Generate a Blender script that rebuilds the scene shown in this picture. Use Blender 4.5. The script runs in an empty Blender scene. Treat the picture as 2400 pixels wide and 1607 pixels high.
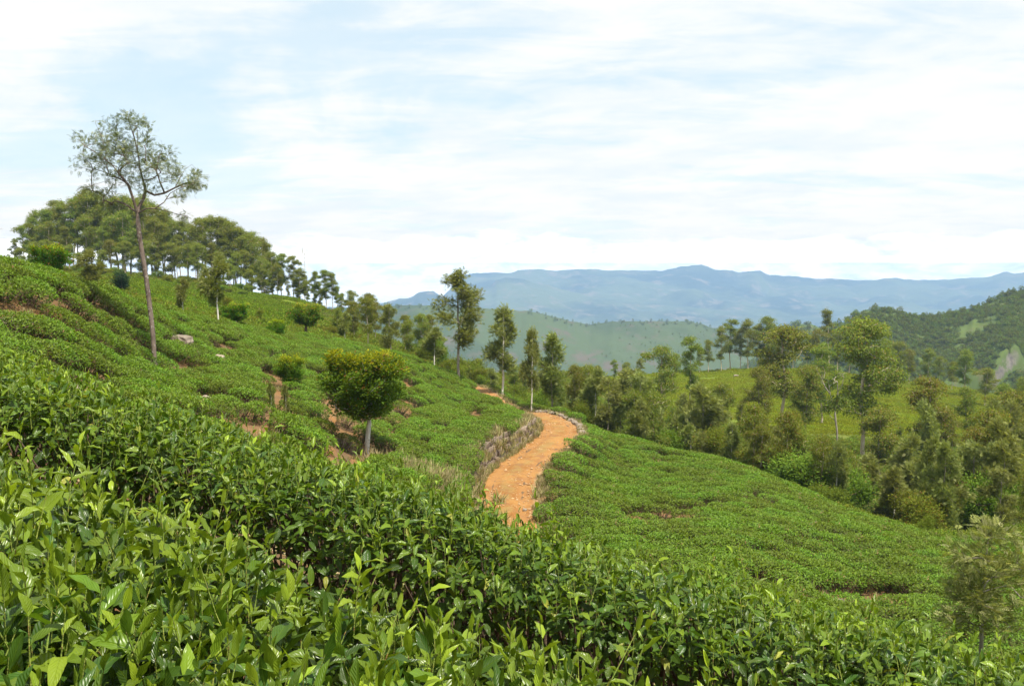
import bpy, math, random
import numpy as np
from mathutils import Vector, Matrix, Euler

SC = bpy.context.scene
COL = SC.collection
F = 2078.0          # focal length in photograph pixels (2400 wide)
Y0 = 625.0          # row of the eye-level horizon
PITCH = math.atan((803.5 - Y0) / F)
CP, SP = math.cos(PITCH), math.sin(PITCH)

# ------------------------------------------------------------------ camera
cam = bpy.data.cameras.new('camera')
cam_o = bpy.data.objects.new('camera', cam)
COL.objects.link(cam_o)
cam.sensor_width = 36.0
cam.lens = 36.0 * F / 2400.0
cam.clip_start = 0.05
cam.clip_end = 60000
cam_o.location = (0, 0, 0)
cam_o.rotation_euler = (math.pi / 2 - PITCH, 0, 0)
SC.camera = cam_o

# ------------------------------------------------------------------ sun and sky
SUN_EL, SUN_AZ = math.radians(66), math.radians(140)      # azimuth clockwise from +Y
sun = bpy.data.lights.new('sun', 'SUN')
sun.energy = 5.0
sun.angle = math.radians(0.55)
sun.color = (1.0, 0.93, 0.80)
sun_o = bpy.data.objects.new('sun', sun)
COL.objects.link(sun_o)
tosun = Vector((math.sin(SUN_AZ) * math.cos(SUN_EL), math.cos(SUN_AZ) * math.cos(SUN_EL), math.sin(SUN_EL)))
sun_o.rotation_euler = tosun.to_track_quat('Z', 'Y').to_euler()
sun_o.location = (30, -30, 60)

W = bpy.data.worlds.new('World')
SC.world = W
W.use_nodes = True
def build_world():
    nt = W.node_tree; N = nt.nodes; L = nt.links; N.clear()
    def n(t, **k):
        o = N.new(t)
        for a, b in k.items(): setattr(o, a, b)
        return o
    def math_(op, a, b=None, c=None, clamp=False):
        o = n('ShaderNodeMath', operation=op, use_clamp=clamp)
        for i, v in enumerate((a, b, c)):
            if v is None: continue
            if isinstance(v, (int, float)): o.inputs[i].default_value = v
            else: L.new(v, o.inputs[i])
        return o.outputs[0]
    def ss(v, lo, hi):
        o = n('ShaderNodeMapRange', interpolation_type='SMOOTHSTEP')
        L.new(v, o.inputs[0]); o.inputs[1].default_value = lo; o.inputs[2].default_value = hi
        return o.outputs[0]
    def noise(vec, scale, det, rough, dist=0.0):
        o = n('ShaderNodeTexNoise'); L.new(vec, o.inputs['Vector'])
        o.inputs['Scale'].default_value = scale; o.inputs['Detail'].default_value = det
        o.inputs['Roughness'].default_value = rough; o.inputs['Distortion'].default_value = dist
        return o.outputs[0]
    def comb(x, y, z):
        o = n('ShaderNodeCombineXYZ')
        for i, v in enumerate((x, y, z)):
            if isinstance(v, (int, float)): o.inputs[i].default_value = v
            else: L.new(v, o.inputs[i])
        return o.outputs[0]
    def mix(f, a, b):
        o = n('ShaderNodeMix', data_type='RGBA'); L.new(f, o.inputs[0])
        for i, v in ((6, a), (7, b)):
            if isinstance(v, tuple): o.inputs[i].default_value = (*v, 1)
            else: L.new(v, o.inputs[i])
        return o.outputs[2]
    tc = n('ShaderNodeTexCoord'); sep = n('ShaderNodeSeparateXYZ'); L.new(tc.outputs['Generated'], sep.inputs[0])
    x, y, z = sep.outputs
    sky = n('ShaderNodeTexSky', sky_type='NISHITA', sun_disc=False, sun_elevation=SUN_EL, sun_rotation=SUN_AZ,
            altitude=1500, air_density=1.0, dust_density=1.2, ozone_density=1.5)
    zz = math_('ADD', math_('MAXIMUM', z, 0.0), 0.14)
    u = math_('DIVIDE', x, zz); v = math_('DIVIDE', y, zz)
    # high sheet of cirrus seen in perspective: soft streaks with gaps of blue
    p1 = comb(math_('ADD', math_('MULTIPLY', u, 0.55), math_('MULTIPLY', v, 0.16)), math_('MULTIPLY', v, 0.62), 3.7)
    n1 = noise(p1, 1.25, 7.0, 0.58, 0.5)
    p2 = comb(math_('ADD', math_('MULTIPLY', u, 0.9), math_('MULTIPLY', v, -0.5)), math_('MULTIPLY', v, 1.9), 9.1)
    n2 = noise(p2, 2.2, 8.0, 0.62, 0.9)
    s = math_('ADD', math_('MULTIPLY', n1, 0.72), math_('MULTIPLY', n2, 0.28))
    cirrus = ss(s, 0.40, 0.54)
    veil = math_('ADD', math_('MULTIPLY', cirrus, 0.48), 0.50)
    veil = math_('ADD', veil, math_('MULTIPLY', math_('SUBTRACT', 1.0, ss(z, 0.02, 0.16)), 0.22), clamp=True)
    tintn = noise(p1, 3.1, 5.0, 0.6, 0.2)
    cloudcol = mix(ss(tintn, 0.30, 0.60), (5.55, 6.0, 6.3), (6.5, 6.5, 6.4))
    # the clear sky between: the physical sky, thinned by bright mist
    gap = mix(math_('ADD', 0.55, 0.0), sky.outputs[0], (3.4, 5.9, 7.0))
    c = mix(veil, gap, cloudcol)
    # bank of cumulus lying low behind the hills
    az = math_('ARCTAN2', x, y)
    pb = comb(math_('MULTIPLY', az, 15.0), math_('MULTIPLY', z, 42.0), 1.3)
    nb = noise(pb, 1.0, 6.0, 0.55, 0.25)
    bank = ss(math_('SUBTRACT', math_('MULTIPLY', nb, 0.7), math_('MULTIPLY', z, 9.0)), 0.02, 0.42)
    nb2 = noise(comb(math_('MULTIPLY', az, 26.0), math_('MULTIPLY', z, 90.0), 5.0), 1.0, 5.0, 0.6, 0.3)
    bankcol = mix(ss(nb2, 0.3, 0.62), (17.0, 17.4, 18.0), (27.0, 26.6, 26.2))
    c = mix(math_('MULTIPLY', bank, 0.9), c, bankcol)
    bg = n('ShaderNodeBackground'); L.new(c, bg.inputs[0]); bg.inputs[1].default_value = 0.1
    out = n('ShaderNodeOutputWorld'); L.new(bg.outputs[0], out.inputs[0])
build_world()

SC.view_settings.view_transform = 'Standard'
SC.view_settings.look = 'None'
SC.view_settings.exposure = 0.7
SC.view_settings.gamma = 1.0
SC.view_settings.use_curve_mapping = False
SC.render.engine = 'CYCLES'
cy = SC.cycles
cy.use_denoising = True
cy.max_bounces = 6; cy.diffuse_bounces = 3; cy.glossy_bounces = 2; cy.transmission_bounces = 4
cy.volume_bounces = 2; cy.transparent_max_bounces = 4
cy.caustics_reflective = False; cy.caustics_refractive = False

# ------------------------------------------------------------------ helpers
rng = np.random.default_rng(11)
random.seed(5)

def ray(px, py):
    """direction through a photograph pixel with unit forward distance"""
    u = (px - 1200.0) / F; v = (803.5 - py) / F
    dy = CP + v * SP
    return np.array([u / dy, 1.0, (-SP + v * CP) / dy])
def at(px, py, D):
    return ray(px, py) * D
def proj(x, y, z):
    yc = y * CP - z * SP; zc = y * SP + z * CP
    yc = np.where(np.abs(yc) < 1e-3, 1e-3, yc)
    return 1200 + F * x / yc, 803.5 - F * zc / yc
def sstep(x, a, b):
    t = np.clip((x - a) / (b - a), 0, 1)
    return t * t * (3 - 2 * t)
def nrmz(v):
    v = np.asarray(v, float)
    return v / np.maximum(np.linalg.norm(v, axis=-1, keepdims=True), 1e-9)

def _hash(ix, iy, seed):
    h = (ix.astype(np.int64) * 374761393 + iy.astype(np.int64) * 668265263 + seed * 982451653) & 0xFFFFFFFF
    h = ((h ^ (h >> 13)) * 1274126177) & 0xFFFFFFFF
    return ((h ^ (h >> 16)) & 0xFFFFFF) / float(0xFFFFFF)
def vnoise(x, y, seed=0):
    x = np.asarray(x, float); y = np.asarray(y, float)
    ix = np.floor(x); iy = np.floor(y); fx = x - ix; fy = y - iy
    fx = fx * fx * (3 - 2 * fx); fy = fy * fy * (3 - 2 * fy)
    a = _hash(ix, iy, seed); b = _hash(ix + 1, iy, seed); c = _hash(ix, iy + 1, seed); d = _hash(ix + 1, iy + 1, seed)
    return a + (b - a) * fx + (c - a) * fy + (a - b - c + d) * fx * fy
def fbm(x, y, seed=0, octv=5, gain=0.5):
    s = 0; a = 1.0; t = 0
    for o in range(octv):
        s = s + a * (vnoise(x, y, seed + o * 17) - 0.5); t += a; a *= gain; x = x * 2.03; y = y * 2.03
    return s / t * 2

def mesh_np(name, verts, faces, attrs=None, uv=None, mats=(), smooth=False, matidx=None):
    """verts (n,3); faces (m,k) with one k, or a list of such arrays"""
    me = bpy.data.meshes.new(name)
    if not isinstance(faces, list): faces = [faces]
    faces = [np.asarray(f, np.int32) for f in faces if len(f)]
    loops = np.concatenate([f.ravel() for f in faces])
    sizes = np.concatenate([np.full(len(f), f.shape[1], np.int32) for f in faces])
    starts = np.concatenate([[0], np.cumsum(sizes)[:-1]]).astype(np.int32)
    me.vertices.add(len(verts)); me.vertices.foreach_set('co', np.asarray(verts, np.float32).ravel())
    me.loops.add(len(loops)); me.loops.foreach_set('vertex_index', loops)
    me.polygons.add(len(sizes)); me.polygons.foreach_set('loop_start', starts)
    for a, v in (attrs or {}).items():
        v = np.asarray(v, np.float32)
        if v.ndim == 2:
            if v.shape[1] == 3: v = np.concatenate([v, np.ones((len(v), 1), np.float32)], 1)
            at_ = me.attributes.new(a, 'FLOAT_COLOR', 'POINT'); at_.data.foreach_set('color', v.ravel())
        else:
            at_ = me.attributes.new(a, 'FLOAT', 'POINT'); at_.data.foreach_set('value', v)
    if uv is not None:
        l = me.uv_layers.new(name='UVMap'); l.data.foreach_set('uv', np.asarray(uv, np.float32)[loops].ravel())
    for m in mats: me.materials.append(m)
    if matidx is not None: me.polygons.foreach_set('material_index', np.asarray(matidx, np.int32))
    me.update(calc_edges=True)
    me.polygons.foreach_set('use_smooth', np.full(len(sizes), bool(smooth)))
    return me

def link(name, data, parent=None, loc=None, label=None, cat=None, group=None, kind=None):
    o = bpy.data.objects.new(name, data); COL.objects.link(o)
    if parent is not None: o.parent = parent
    if loc is not None: o.location = loc
    if label: o['label'] = label
    if cat: o['category'] = cat
    if group: o['group'] = group
    if kind: o['kind'] = kind
    return o

# ------------------------------------------------------------------ materials
class MT:
    def __init__(s, name):
        s.m = bpy.data.materials.new(name); s.m.use_nodes = True
        s.nt = s.m.node_tree; s.N = s.nt.nodes; s.L = s.nt.links; s.N.clear()
        s.out = s.N.new('ShaderNodeOutputMaterial')
    def n(s, t, **k):
        o = s.N.new(t)
        for a, b in k.items(): setattr(o, a, b)
        return o
    def put(s, sock, v):
        if v is None: return
        if hasattr(v, 'is_linked') or hasattr(v, 'links'): s.L.new(v, sock)
        elif isinstance(v, tuple) and len(v) == 3 and sock.type == 'RGBA': sock.default_value = (*v, 1)
        else: sock.default_value = v
    def math(s, op, a, b=None, c=None, clamp=False):
        o = s.n('ShaderNodeMath', operation=op, use_clamp=clamp)
        for i, v in enumerate((a, b, c)): s.put(o.inputs[i], v)
        return o.outputs[0]
    def mix(s, f, a, b, blend='MIX'):
        o = s.n('ShaderNodeMix', data_type='RGBA', blend_type=blend)
        s.put(o.inputs[0], f); s.put(o.inputs[6], a); s.put(o.inputs[7], b)
        return o.outputs[2]
    def noise(s, scale, det=4.0, rough=0.55, vec=None, dist=0.0):
        o = s.n('ShaderNodeTexNoise'); s.put(o.inputs['Vector'], vec)
        o.inputs['Scale'].default_value = scale; o.inputs['Detail'].default_value = det
        o.inputs['Roughness'].default_value = rough; o.inputs['Distortion'].default_value = dist
        return o.outputs[0]
    def ss(s, v, lo, hi):
        o = s.n('ShaderNodeMapRange', interpolation_type='SMOOTHSTEP'); s.put(o.inputs[0], v)
        o.inputs[1].default_value = lo; o.inputs[2].default_value = hi
        return o.outputs[0]
    def attr(s, name):
        return s.n('ShaderNodeAttribute', attribute_name=name)
    def sep(s, v):
        o = s.n('ShaderNodeSeparateXYZ'); s.put(o.inputs[0], v); return o.outputs
    def pos(s):
        return s.n('ShaderNodeNewGeometry').outputs['Position']
    def obj(s):
        return s.n('ShaderNodeTexCoord').outputs['Object']
    def bump(s, h, strength=0.3, dist=0.02):
        o = s.n('ShaderNodeBump'); s.put(o.inputs['Height'], h)
        o.inputs['Strength'].default_value = strength; o.inputs['Distance'].default_value = dist
        return o.outputs[0]
    def pbsdf(s, color, rough=0.7, spec=0.3, normal=None):
        o = s.n('ShaderNodeBsdfPrincipled'); s.put(o.inputs['Base Color'], color)
        s.put(o.inputs['Roughness'], rough); s.put(o.inputs['Specular IOR Level'], spec)
        if normal is not None: s.L.new(normal, o.inputs['Normal'])
        return o.outputs[0]
    def fin(s, sh):
        s.L.new(sh, s.out.inputs[0]); return s.m

def leaf_mat(name, dark, light, alt, rough=0.45, spec=0.4, trans=0.3, veins=False, hue_var=0.03, val_var=0.25):
    """tint attribute: r young/light, g brightness, b brown/alternate"""
    m = MT(name)
    t = m.sep(m.attr('tint').outputs['Vector'])
    c = m.mix(t[0], dark, light)
    c = m.mix(t[2], c, alt)
    val = m.math('MULTIPLY_ADD', t[1], 0.9, 0.55)
    oi = m.n('ShaderNodeObjectInfo').outputs['Random']
    hs = m.n('ShaderNodeHueSaturation')
    m.put(hs.inputs['Hue'], m.math('MULTIPLY_ADD', oi, hue_var, 0.5 - hue_var / 2))
    m.put(hs.inputs['Value'], m.math('MULTIPLY', val, m.math('MULTIPLY_ADD', oi, val_var, 1 - val_var / 2)))
    m.put(hs.inputs['Color'], c)
    c = hs.outputs[0]
    nrm = None
    if veins:
        uv = m.n('ShaderNodeUVMap', uv_map='UVMap').outputs[0]
        s = m.sep(uv)
        au = m.math('ABSOLUTE', s[0])
        ph = m.math('FRACT', m.math('SUBTRACT', m.math('MULTIPLY', s[1], 8.5), m.math('MULTIPLY', au, 2.4)))
        tri = m.math('ABSOLUTE', m.math('SUBTRACT', ph, 0.5))         # 0.5 on a vein
        side = m.ss(tri, 0.36, 0.5)
        mid = m.math('SUBTRACT', 1.0, m.ss(au, 0.0, 0.10))
        ve = m.math('MAXIMUM', m.math('MULTIPLY', side, 0.55), mid)
        c = m.mix(m.math('MULTIPLY', ve, 0.45), c, m.mix(0.5, c, light))
        quilt = m.math('SUBTRACT', m.math('MULTIPLY', m.math('SUBTRACT', 0.5, tri), 1.0), mid)
        nrm = m.bump(quilt, 0.5, 0.004)
    p = m.pbsdf(c, rough, spec, nrm)
    tr = m.n('ShaderNodeBsdfTranslucent')
    m.put(tr.inputs[0], m.mix(1.0, c, (1.25, 1.2, 0.55), 'MULTIPLY'))
    if nrm is not None: m.L.new(nrm, tr.inputs['Normal'])
    mx = m.n('ShaderNodeMixShader'); mx.inputs[0].default_value = trans
    m.L.new(p, mx.inputs[1]); m.L.new(tr.outputs[0], mx.inputs[2])
    return m.fin(mx.outputs[0])

def bark_mat(name, c1, c2, c3, scale=6.0, stretch=0.25):
    m = MT(name)
    o = m.obj()
    mp = m.n('ShaderNodeMapping'); m.put(mp.inputs[0], o); mp.inputs['Scale'].default_value = (1, 1, stretch)
    a = m.noise(scale, 5, 0.6, mp.outputs[0]); b = m.noise(scale * 3.3, 4, 0.6, o)
    c = m.mix(m.ss(a, 0.38, 0.62), c1, c2)
    c = m.mix(m.ss(b, 0.55, 0.7), c, c3)
    return m.fin(m.pbsdf(c, 0.85, 0.2, m.bump(b, 0.5, 0.02)))

M = {}
M['tea'] = leaf_mat('tea_leaf_far', (0.072, 0.130, 0.010), (0.22, 0.325, 0.018), (0.20, 0.13, 0.05), 0.45, 0.22, 0.36, hue_var=0.035, val_var=0.45)
M['tea_near'] = leaf_mat('tea_leaf_near', (0.044, 0.098, 0.010), (0.25, 0.36, 0.022), (0.30, 0.32, 0.05), 0.34, 0.42, 0.34, veins=True, hue_var=0.02, val_var=0.2)
M['field'] = leaf_mat('field_leaf', (0.16, 0.20, 0.010), (0.30, 0.34, 0.016), (0.22, 0.16, 0.05), 0.7, 0.12, 0.3)
M['field_green'] = leaf_mat('terrace_leaf', (0.075, 0.128, 0.010), (0.19, 0.265, 0.016), (0.2, 0.13, 0.05), 0.7, 0.12, 0.3)
M['euc'] = leaf_mat('eucalyptus_leaf', (0.110, 0.155, 0.020), (0.27, 0.31, 0.040), (0.28, 0.18, 0.045), 0.6, 0.14, 0.42, hue_var=0.045)
M['oak'] = leaf_mat('silver_oak_leaf', (0.110, 0.148, 0.030), (0.28, 0.30, 0.090), (0.30, 0.30, 0.14), 0.6, 0.18, 0.42, hue_var=0.03)
M['shrub'] = leaf_mat('shrub_leaf', (0.090, 0.140, 0.016), (0.24, 0.285, 0.030), (0.26, 0.16, 0.04), 0.65, 0.12, 0.40, hue_var=0.05, val_var=0.4)
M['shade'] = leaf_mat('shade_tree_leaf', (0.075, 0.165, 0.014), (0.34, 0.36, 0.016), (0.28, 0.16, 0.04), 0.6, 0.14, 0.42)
M['lone'] = leaf_mat('tall_tree_leaf', (0.075, 0.105, 0.042), (0.20, 0.22, 0.075), (0.36, 0.37, 0.27), 0.5, 0.4, 0.3)
M['conifer'] = leaf_mat('conifer_leaf', (0.016, 0.042, 0.018), (0.04, 0.08, 0.025), (0.1, 0.08, 0.03), 0.6, 0.3, 0.15)
M['wood'] = leaf_mat('far_wood_leaf', (0.100, 0.140, 0.026), (0.20, 0.24, 0.038), (0.18, 0.13, 0.05), 0.8, 0.08, 0.35, hue_var=0.05, val_var=0.5)
M['drygrass'] = leaf_mat('dry_grass_blade', (0.34, 0.27, 0.16), (0.48, 0.42, 0.22), (0.20, 0.24, 0.05), 0.7, 0.2, 0.25)
M['bark_pale'] = bark_mat('eucalyptus_bark', (0.46, 0.36, 0.26), (0.58, 0.50, 0.39), (0.30, 0.20, 0.13), 3.0, 0.15)
M['bark_grey'] = bark_mat('silver_oak_bark', (0.24, 0.20, 0.16), (0.36, 0.32, 0.27), (0.13, 0.10, 0.08), 5.0, 0.3)
M['bark_white'] = bark_mat('pale_bark', (0.55, 0.51, 0.44), (0.66, 0.62, 0.55), (0.30, 0.26, 0.2), 5.0, 0.3)
M['bark_lone'] = bark_mat('tall_tree_bark', (0.12, 0.09, 0.072), (0.19, 0.145, 0.118), (0.38, 0.34, 0.31), 3.2, 0.8)
M['bark_dark'] = bark_mat('dark_bark', (0.09, 0.065, 0.045), (0.14, 0.10, 0.07), (0.2, 0.17, 0.13), 6.0, 0.3)
M['twig'] = bark_mat('tea_twig', (0.085, 0.058, 0.040), (0.14, 0.098, 0.068), (0.20, 0.16, 0.12), 25.0, 0.3)
M['green_stem'] = bark_mat('tea_green_stem', (0.14, 0.20, 0.035), (0.22, 0.26, 0.05), (0.22, 0.12, 0.05), 20.0, 0.3)

def soil_mat():
    m = MT('hill_ground')
    p = m.pos()
    z = m.sep(m.attr('zone').outputs['Vector'])   # r tea soil, g crop field, b bare orange earth
    a = m.noise(0.9, 6, 0.6, p); b = m.noise(14.0, 5, 0.65, p); d = m.noise(3.3, 5, 0.6, p)
    soil = m.mix(m.ss(a, 0.4, 0.62), (0.125, 0.076, 0.040), (0.19, 0.105, 0.044))
    soil = m.mix(m.ss(b, 0.52, 0.68), soil, (0.175, 0.13, 0.08))
    bare = m.mix(m.ss(d, 0.36, 0.62), (0.28, 0.130, 0.036), (0.175, 0.110, 0.058))
    bare = m.mix(m.ss(b, 0.56, 0.72), bare, (0.24, 0.175, 0.10))
    soil = m.mix(z[2], soil, bare)
    e = m.noise(0.22, 6, 0.62, p)
    grass = m.mix(m.ss(e, 0.35, 0.65), (0.060, 0.082, 0.018), (0.13, 0.115, 0.035))
    grass = m.mix(m.ss(d, 0.45, 0.75), grass, (0.045, 0.075, 0.016))
    crop = m.mix(m.ss(d, 0.35, 0.7), (0.10, 0.15, 0.012), (0.17, 0.21, 0.016))
    base = m.mix(z[0], grass, soil)
    base = m.mix(z[1], base, crop)
    return m.fin(m.pbsdf(base, 0.9, 0.15, m.bump(b, 0.6, 0.06)))
M['ground'] = soil_mat()

def road_mat():
    m = MT('laterite_road')
    p = m.pos()
    u = m.sep(m.attr('lane').outputs['Vector'])[0]        # -1..1 across the road
    a = m.noise(0.6, 6, 0.62, p); b = m.noise(9.0, 6, 0.7, p); d = m.noise(38.0, 3, 0.6, p)
    c = m.mix(m.ss(a, 0.40, 0.60), (0.225, 0.100, 0.027), (0.31, 0.160, 0.050))
    c = m.mix(m.math('MULTIPLY', m.ss(b, 0.53, 0.66), 0.7), c, (0.38, 0.26, 0.12))
    c = m.mix(m.math('MULTIPLY', m.ss(m.noise(1.7, 6, 0.65, p), 0.50, 0.62), 0.75), c, (0.21, 0.105, 0.048))
    au = m.math('ABSOLUTE', u)
    crown = m.math('MULTIPLY', m.math('SUBTRACT', 1.0, m.ss(au, 0.10, 0.36)), m.ss(m.noise(1.3, 5, 0.65, p), 0.42, 0.6))
    c = m.mix(m.math('MULTIPLY', crown, 0.75), c, (0.25, 0.17, 0.06))
    trk = m.math('MULTIPLY', m.math('SUBTRACT', 1.0, m.ss(m.math('ABSOLUTE', m.math('SUBTRACT', au, m.math('MULTIPLY_ADD', a, 0.5, 0.28))), 0.05, 0.20)), 0.55)
    c = m.mix(trk, c, (0.31, 0.16, 0.058))
    edge = m.math('MULTIPLY', m.ss(m.math('ADD', au, m.math('MULTIPLY', b, 0.35)), 0.95, 1.15), 0.7)
    c = m.mix(edge, c, (0.33, 0.22, 0.13))
    h = m.math('ADD', m.math('MULTIPLY', b, 0.7), m.math('MULTIPLY', d, 0.3))
    return m.fin(m.pbsdf(c, 0.92, 0.12, m.bump(h, 0.8, 0.06)))
M['road'] = road_mat()

def stone_mat(name, c1, c2, c3):
    m = MT(name)
    p = m.obj(); oi = m.n('ShaderNodeObjectInfo').outputs['Random']
    a = m.noise(3.0, 6, 0.62, p); b = m.noise(17.0, 5, 0.65, p)
    c = m.mix(m.ss(a, 0.36, 0.64), c1, c2); c = m.mix(m.ss(b, 0.55, 0.72), c, c3)
    hs = m.n('ShaderNodeHueSaturation'); m.put(hs.inputs['Value'], m.math('MULTIPLY_ADD', oi, 0.5, 0.75)); m.put(hs.inputs['Color'], c)
    return m.fin(m.pbsdf(hs.outputs[0], 0.88, 0.2, m.bump(b, 0.5, 0.03)))
M['stone'] = stone_mat('wall_stone', (0.165, 0.125, 0.092), (0.235, 0.185, 0.14), (0.12, 0.085, 0.06))
M['boulder'] = stone_mat('boulder_stone', (0.20, 0.16, 0.122), (0.29, 0.245, 0.195), (0.14, 0.105, 0.075))
M['pebble'] = stone_mat('road_gravel', (0.33, 0.19, 0.09), (0.42, 0.29, 0.16), (0.26, 0.13, 0.055))
# ------------------------------------------------------------------ the lie of the land
# canopy level of the hillside at photograph pixel (px, py) and forward distance D
CPTS = [
 (-260,590,28),(0,618,33.5),(0,624,37),(100,640,33),(100,646,37),(200,672,37),(200,682,43),(0,630,44),(0,640,60),(112,650,42),(112,655,65),(232,684,48),(232,692,70),(340,718,60),(-220,625,50),(-220,645,75),(430,735,72),(-260,720,20),(-200,900,11),(0,612,30),(0,700,25),(0,820,20),(0,945,12),(110,636,32),(180,664,35),(232,674,38),
 (333,705,45),(512,752,54),(600,770,58),(664,781,62),(766,799,67),(830,806,71),(882,818,75),(959,832,80),(984,846,82),(1035,868,84),(1087,884,86),
 (165,908,20),(200,780,29),(100,760,25),(369,862,33),(450,800,42),(600,832,46),(560,905,34),(400,935,25),(300,985,13),
 (620,985,28),(640,1050,19),(760,1110,22),(858,1042,34),(770,952,38),(900,905,48),(700,880,44),(960,1005,41),(980,1085,33),(900,1150,24),(1000,1180,27),
 (1080,1066,37),(1150,1032,40.5),(1200,1002,46.5),(1250,978,53),(1262,986,55),(1248,974,58.5),(1222,958,61.5),(1204,949,63.5),(1160,931,67),(1130,926,70),(1100,908,72),(1100,960,54),(1000,920,56),
 (900,1330,9),(1200,1420,9),(1500,1500,9),(600,1150,8.5),(300,1040,8.5),(1200,1330,16),(1130,1260,28),
 (1270,1240,31),(1310,1180,33),(1300,1110,39.5),(1370,1035,52),(1380,1005,60),(1310,978,67),(1250,957,72),(1160,928,84),(1100,902,90),
 (1487,1027,60),(1450,1090,48),(1500,1170,38),(1500,1310,26),(1567,1050,58),(1646,1069,55),(1742,1093,52),(1700,1250,31),(1650,1420,19),
 (1806,1122,49),(1900,1164,45),(1850,1340,27),(1800,1440,20),(1987,1204,41),(2075,1222,39.5),(1940,1372,27),(2120,1376,27),(2150,1330,30),
 (2148,1258,37),(2220,1274,36),(2352,1276,36),(2150,1530,16.5),(2300,1592,19),(2390,1490,22),(2300,1400,26),(2250,1387,26.5),(2400,1340,31),(2600,1480,23),(2600,1300,36),
 (1900,1560,13),(1600,1520,13),(2300,1750,11),(1900,1750,7.5),
 # far side of the lip: down into the wooded valley
 (1420,1040,74),(1500,1078,72),(1646,1115,70),(1806,1160,66),(1987,1235,60),(2148,1280,56),(2278,1264,54),(2420,1270,50),(2600,1290,50),
 (1300,985,92),(1200,955,98),(1100,912,104),(1500,1040,105),(1700,1060,112),(1828,1012,138),(2025,1074,113),(2057,1120,96),(2174,1090,108),(2262,1056,122),(2365,1118,94),(2550,1130,90),
 (1551,996,128),(1614,976,150),(1700,1015,140),(1750,960,175),(1550,950,180),(1750,868,265),(1500,885,250),(1600,876,262),(1900,868,265),(2000,880,262),(2100,905,240),(2200,985,180),(2320,950,215),(2200,905,255),(2500,960,230),
 (1300,930,135),(1300,895,175),(1350,890,240),(1100,868,150),(1180,890,200),(1000,848,112),(930,826,100),(850,806,98),(750,765,108),(700,742,135),
 # the hill with the grove
 (512,752,84),(430,712,100),(560,726,108),(600,705,150),(690,708,160),(220,642,205),(120,640,205),(20,626,205),(400,660,203),(526,668,198),(600,698,192),(700,714,188),(765,736,184),(820,756,180),(870,790,170),(900,812,180),
 (250,668,110),(120,656,100),(-100,645,100),(-200,630,200),(300,660,150),
 (220,650,290),(0,650,290),(-200,660,290),(500,720,290),(650,790,290),(800,850,290),(1000,900,290),(1200,910,290),(1500,905,330),(1750,900,340),(2000,925,330),(2300,960,330),(2550,960,330),
 (-200,900,460),(200,900,460),(600,950,460),(1000,1000,460),(1400,1000,460),(1800,1000,460),(2200,1020,460),(2600,1020,460),
]
_P = np.array([at(*c) for c in CPTS])
_R = np.hypot(_P[:, 0], _P[:, 1])
_A = np.stack([np.arctan2(_P[:, 0], _P[:, 1]) * 4.0, np.log(_R) * 1.35], 1)
_E = _P[:, 2] / _R
def _kern(d2): return np.sqrt(d2 + 0.02)
def _fit():
    n = len(_A)
    K = _kern(((_A[:, None] - _A[None]) ** 2).sum(-1)) - 0.0015 * np.eye(n)
    Pm = np.concatenate([np.ones((n, 1)), _A], 1)
    S = np.block([[K, Pm], [Pm.T, np.zeros((3, 3))]])
    return np.linalg.solve(S, np.concatenate([_E, np.zeros(3)]))
_Wt = _fit()
def _rbf(q):
    out = np.empty(len(q))
    for i in range(0, len(q), 20000):
        s = q[i:i + 20000]
        out[i:i + 20000] = _kern(((s[:, None] - _A[None]) ** 2).sum(-1)) @ _Wt[:-3] + _Wt[-3] + s @ _Wt[-2:]
    return out
# line of the second hedge in front of the camera (plan)
H2X = np.array([-9.0, -6.0, -3.5, -1.3, 0.2, 1.8, 3.4, 6.0]); H2Y = np.array([7.6, 6.6, 5.45, 4.5, 3.95, 3.6, 3.3, 2.9])
def h2y(x): return np.interp(x, H2X, H2Y)
def fore_plane(x, y): return -0.62 - 22 * np.tanh(0.27 * x / 22) - 0.157 * y
def canopy(x, y):
    x = np.atleast_1d(np.asarray(x, float)); y = np.atleast_1d(np.asarray(y, float))
    R = np.maximum(np.hypot(x, y), 1e-3); a = np.arctan2(x, y)
    z = _rbf(np.stack([np.clip(a, -0.62, 0.62) * 4.0, np.log(np.maximum(R, 5.0)) * 1.35], 1)) * R
    z = z + fbm(x * 0.13, y * 0.13, 3, 4) * 0.30 * sstep(R, 12, 30)
    w = sstep(y - h2y(x), 0.75, 4.2)
    z = fore_plane(x, y) * (1 - w) + z * w
    wb = sstep(np.abs(a), 0.66, 1.25)
    zb = np.where(R < 6, fore_plane(x, y), -0.62 - 25 * np.tanh(0.27 * x / 25) - 0.02 * R)
    return z * (1 - wb) + zb * wb, w
# ---- road centre line
ROADP = [(1330,1500,19.5),(1235,1345,26),(1190,1238,32.3),(1185,1176,34.8),(1203,1110,39.5),(1262,1060,45),(1303,1024,50.5),(1310,1001,55),(1284,983,59),(1247,968,63),(1214,967,69),(1172,958,77),(1134,922,84),(1097,907,90),(1040,900,97)]
_rp = np.array([at(*p) for p in ROADP])
def catmull(P, n=14):
    P = np.asarray(P, float); Q = np.concatenate([[2 * P[0] - P[1]], P, [2 * P[-1] - P[-2]]]); out = []
    for i in range(1, len(Q) - 2):
        t = np.linspace(0, 1, n, endpoint=False)[:, None]
        a, b, c, d = Q[i - 1], Q[i], Q[i + 1], Q[i + 2]
        out.append(0.5 * (2 * b + (c - a) * t + (2 * a - 5 * b + 4 * c - d) * t ** 2 + (3 * b - a - 3 * c + d) * t ** 3))
    return np.concatenate(out + [P[-1:]])
ROAD = catmull(_rp, 16)
_zs = ROAD[:, 2].copy()
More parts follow.
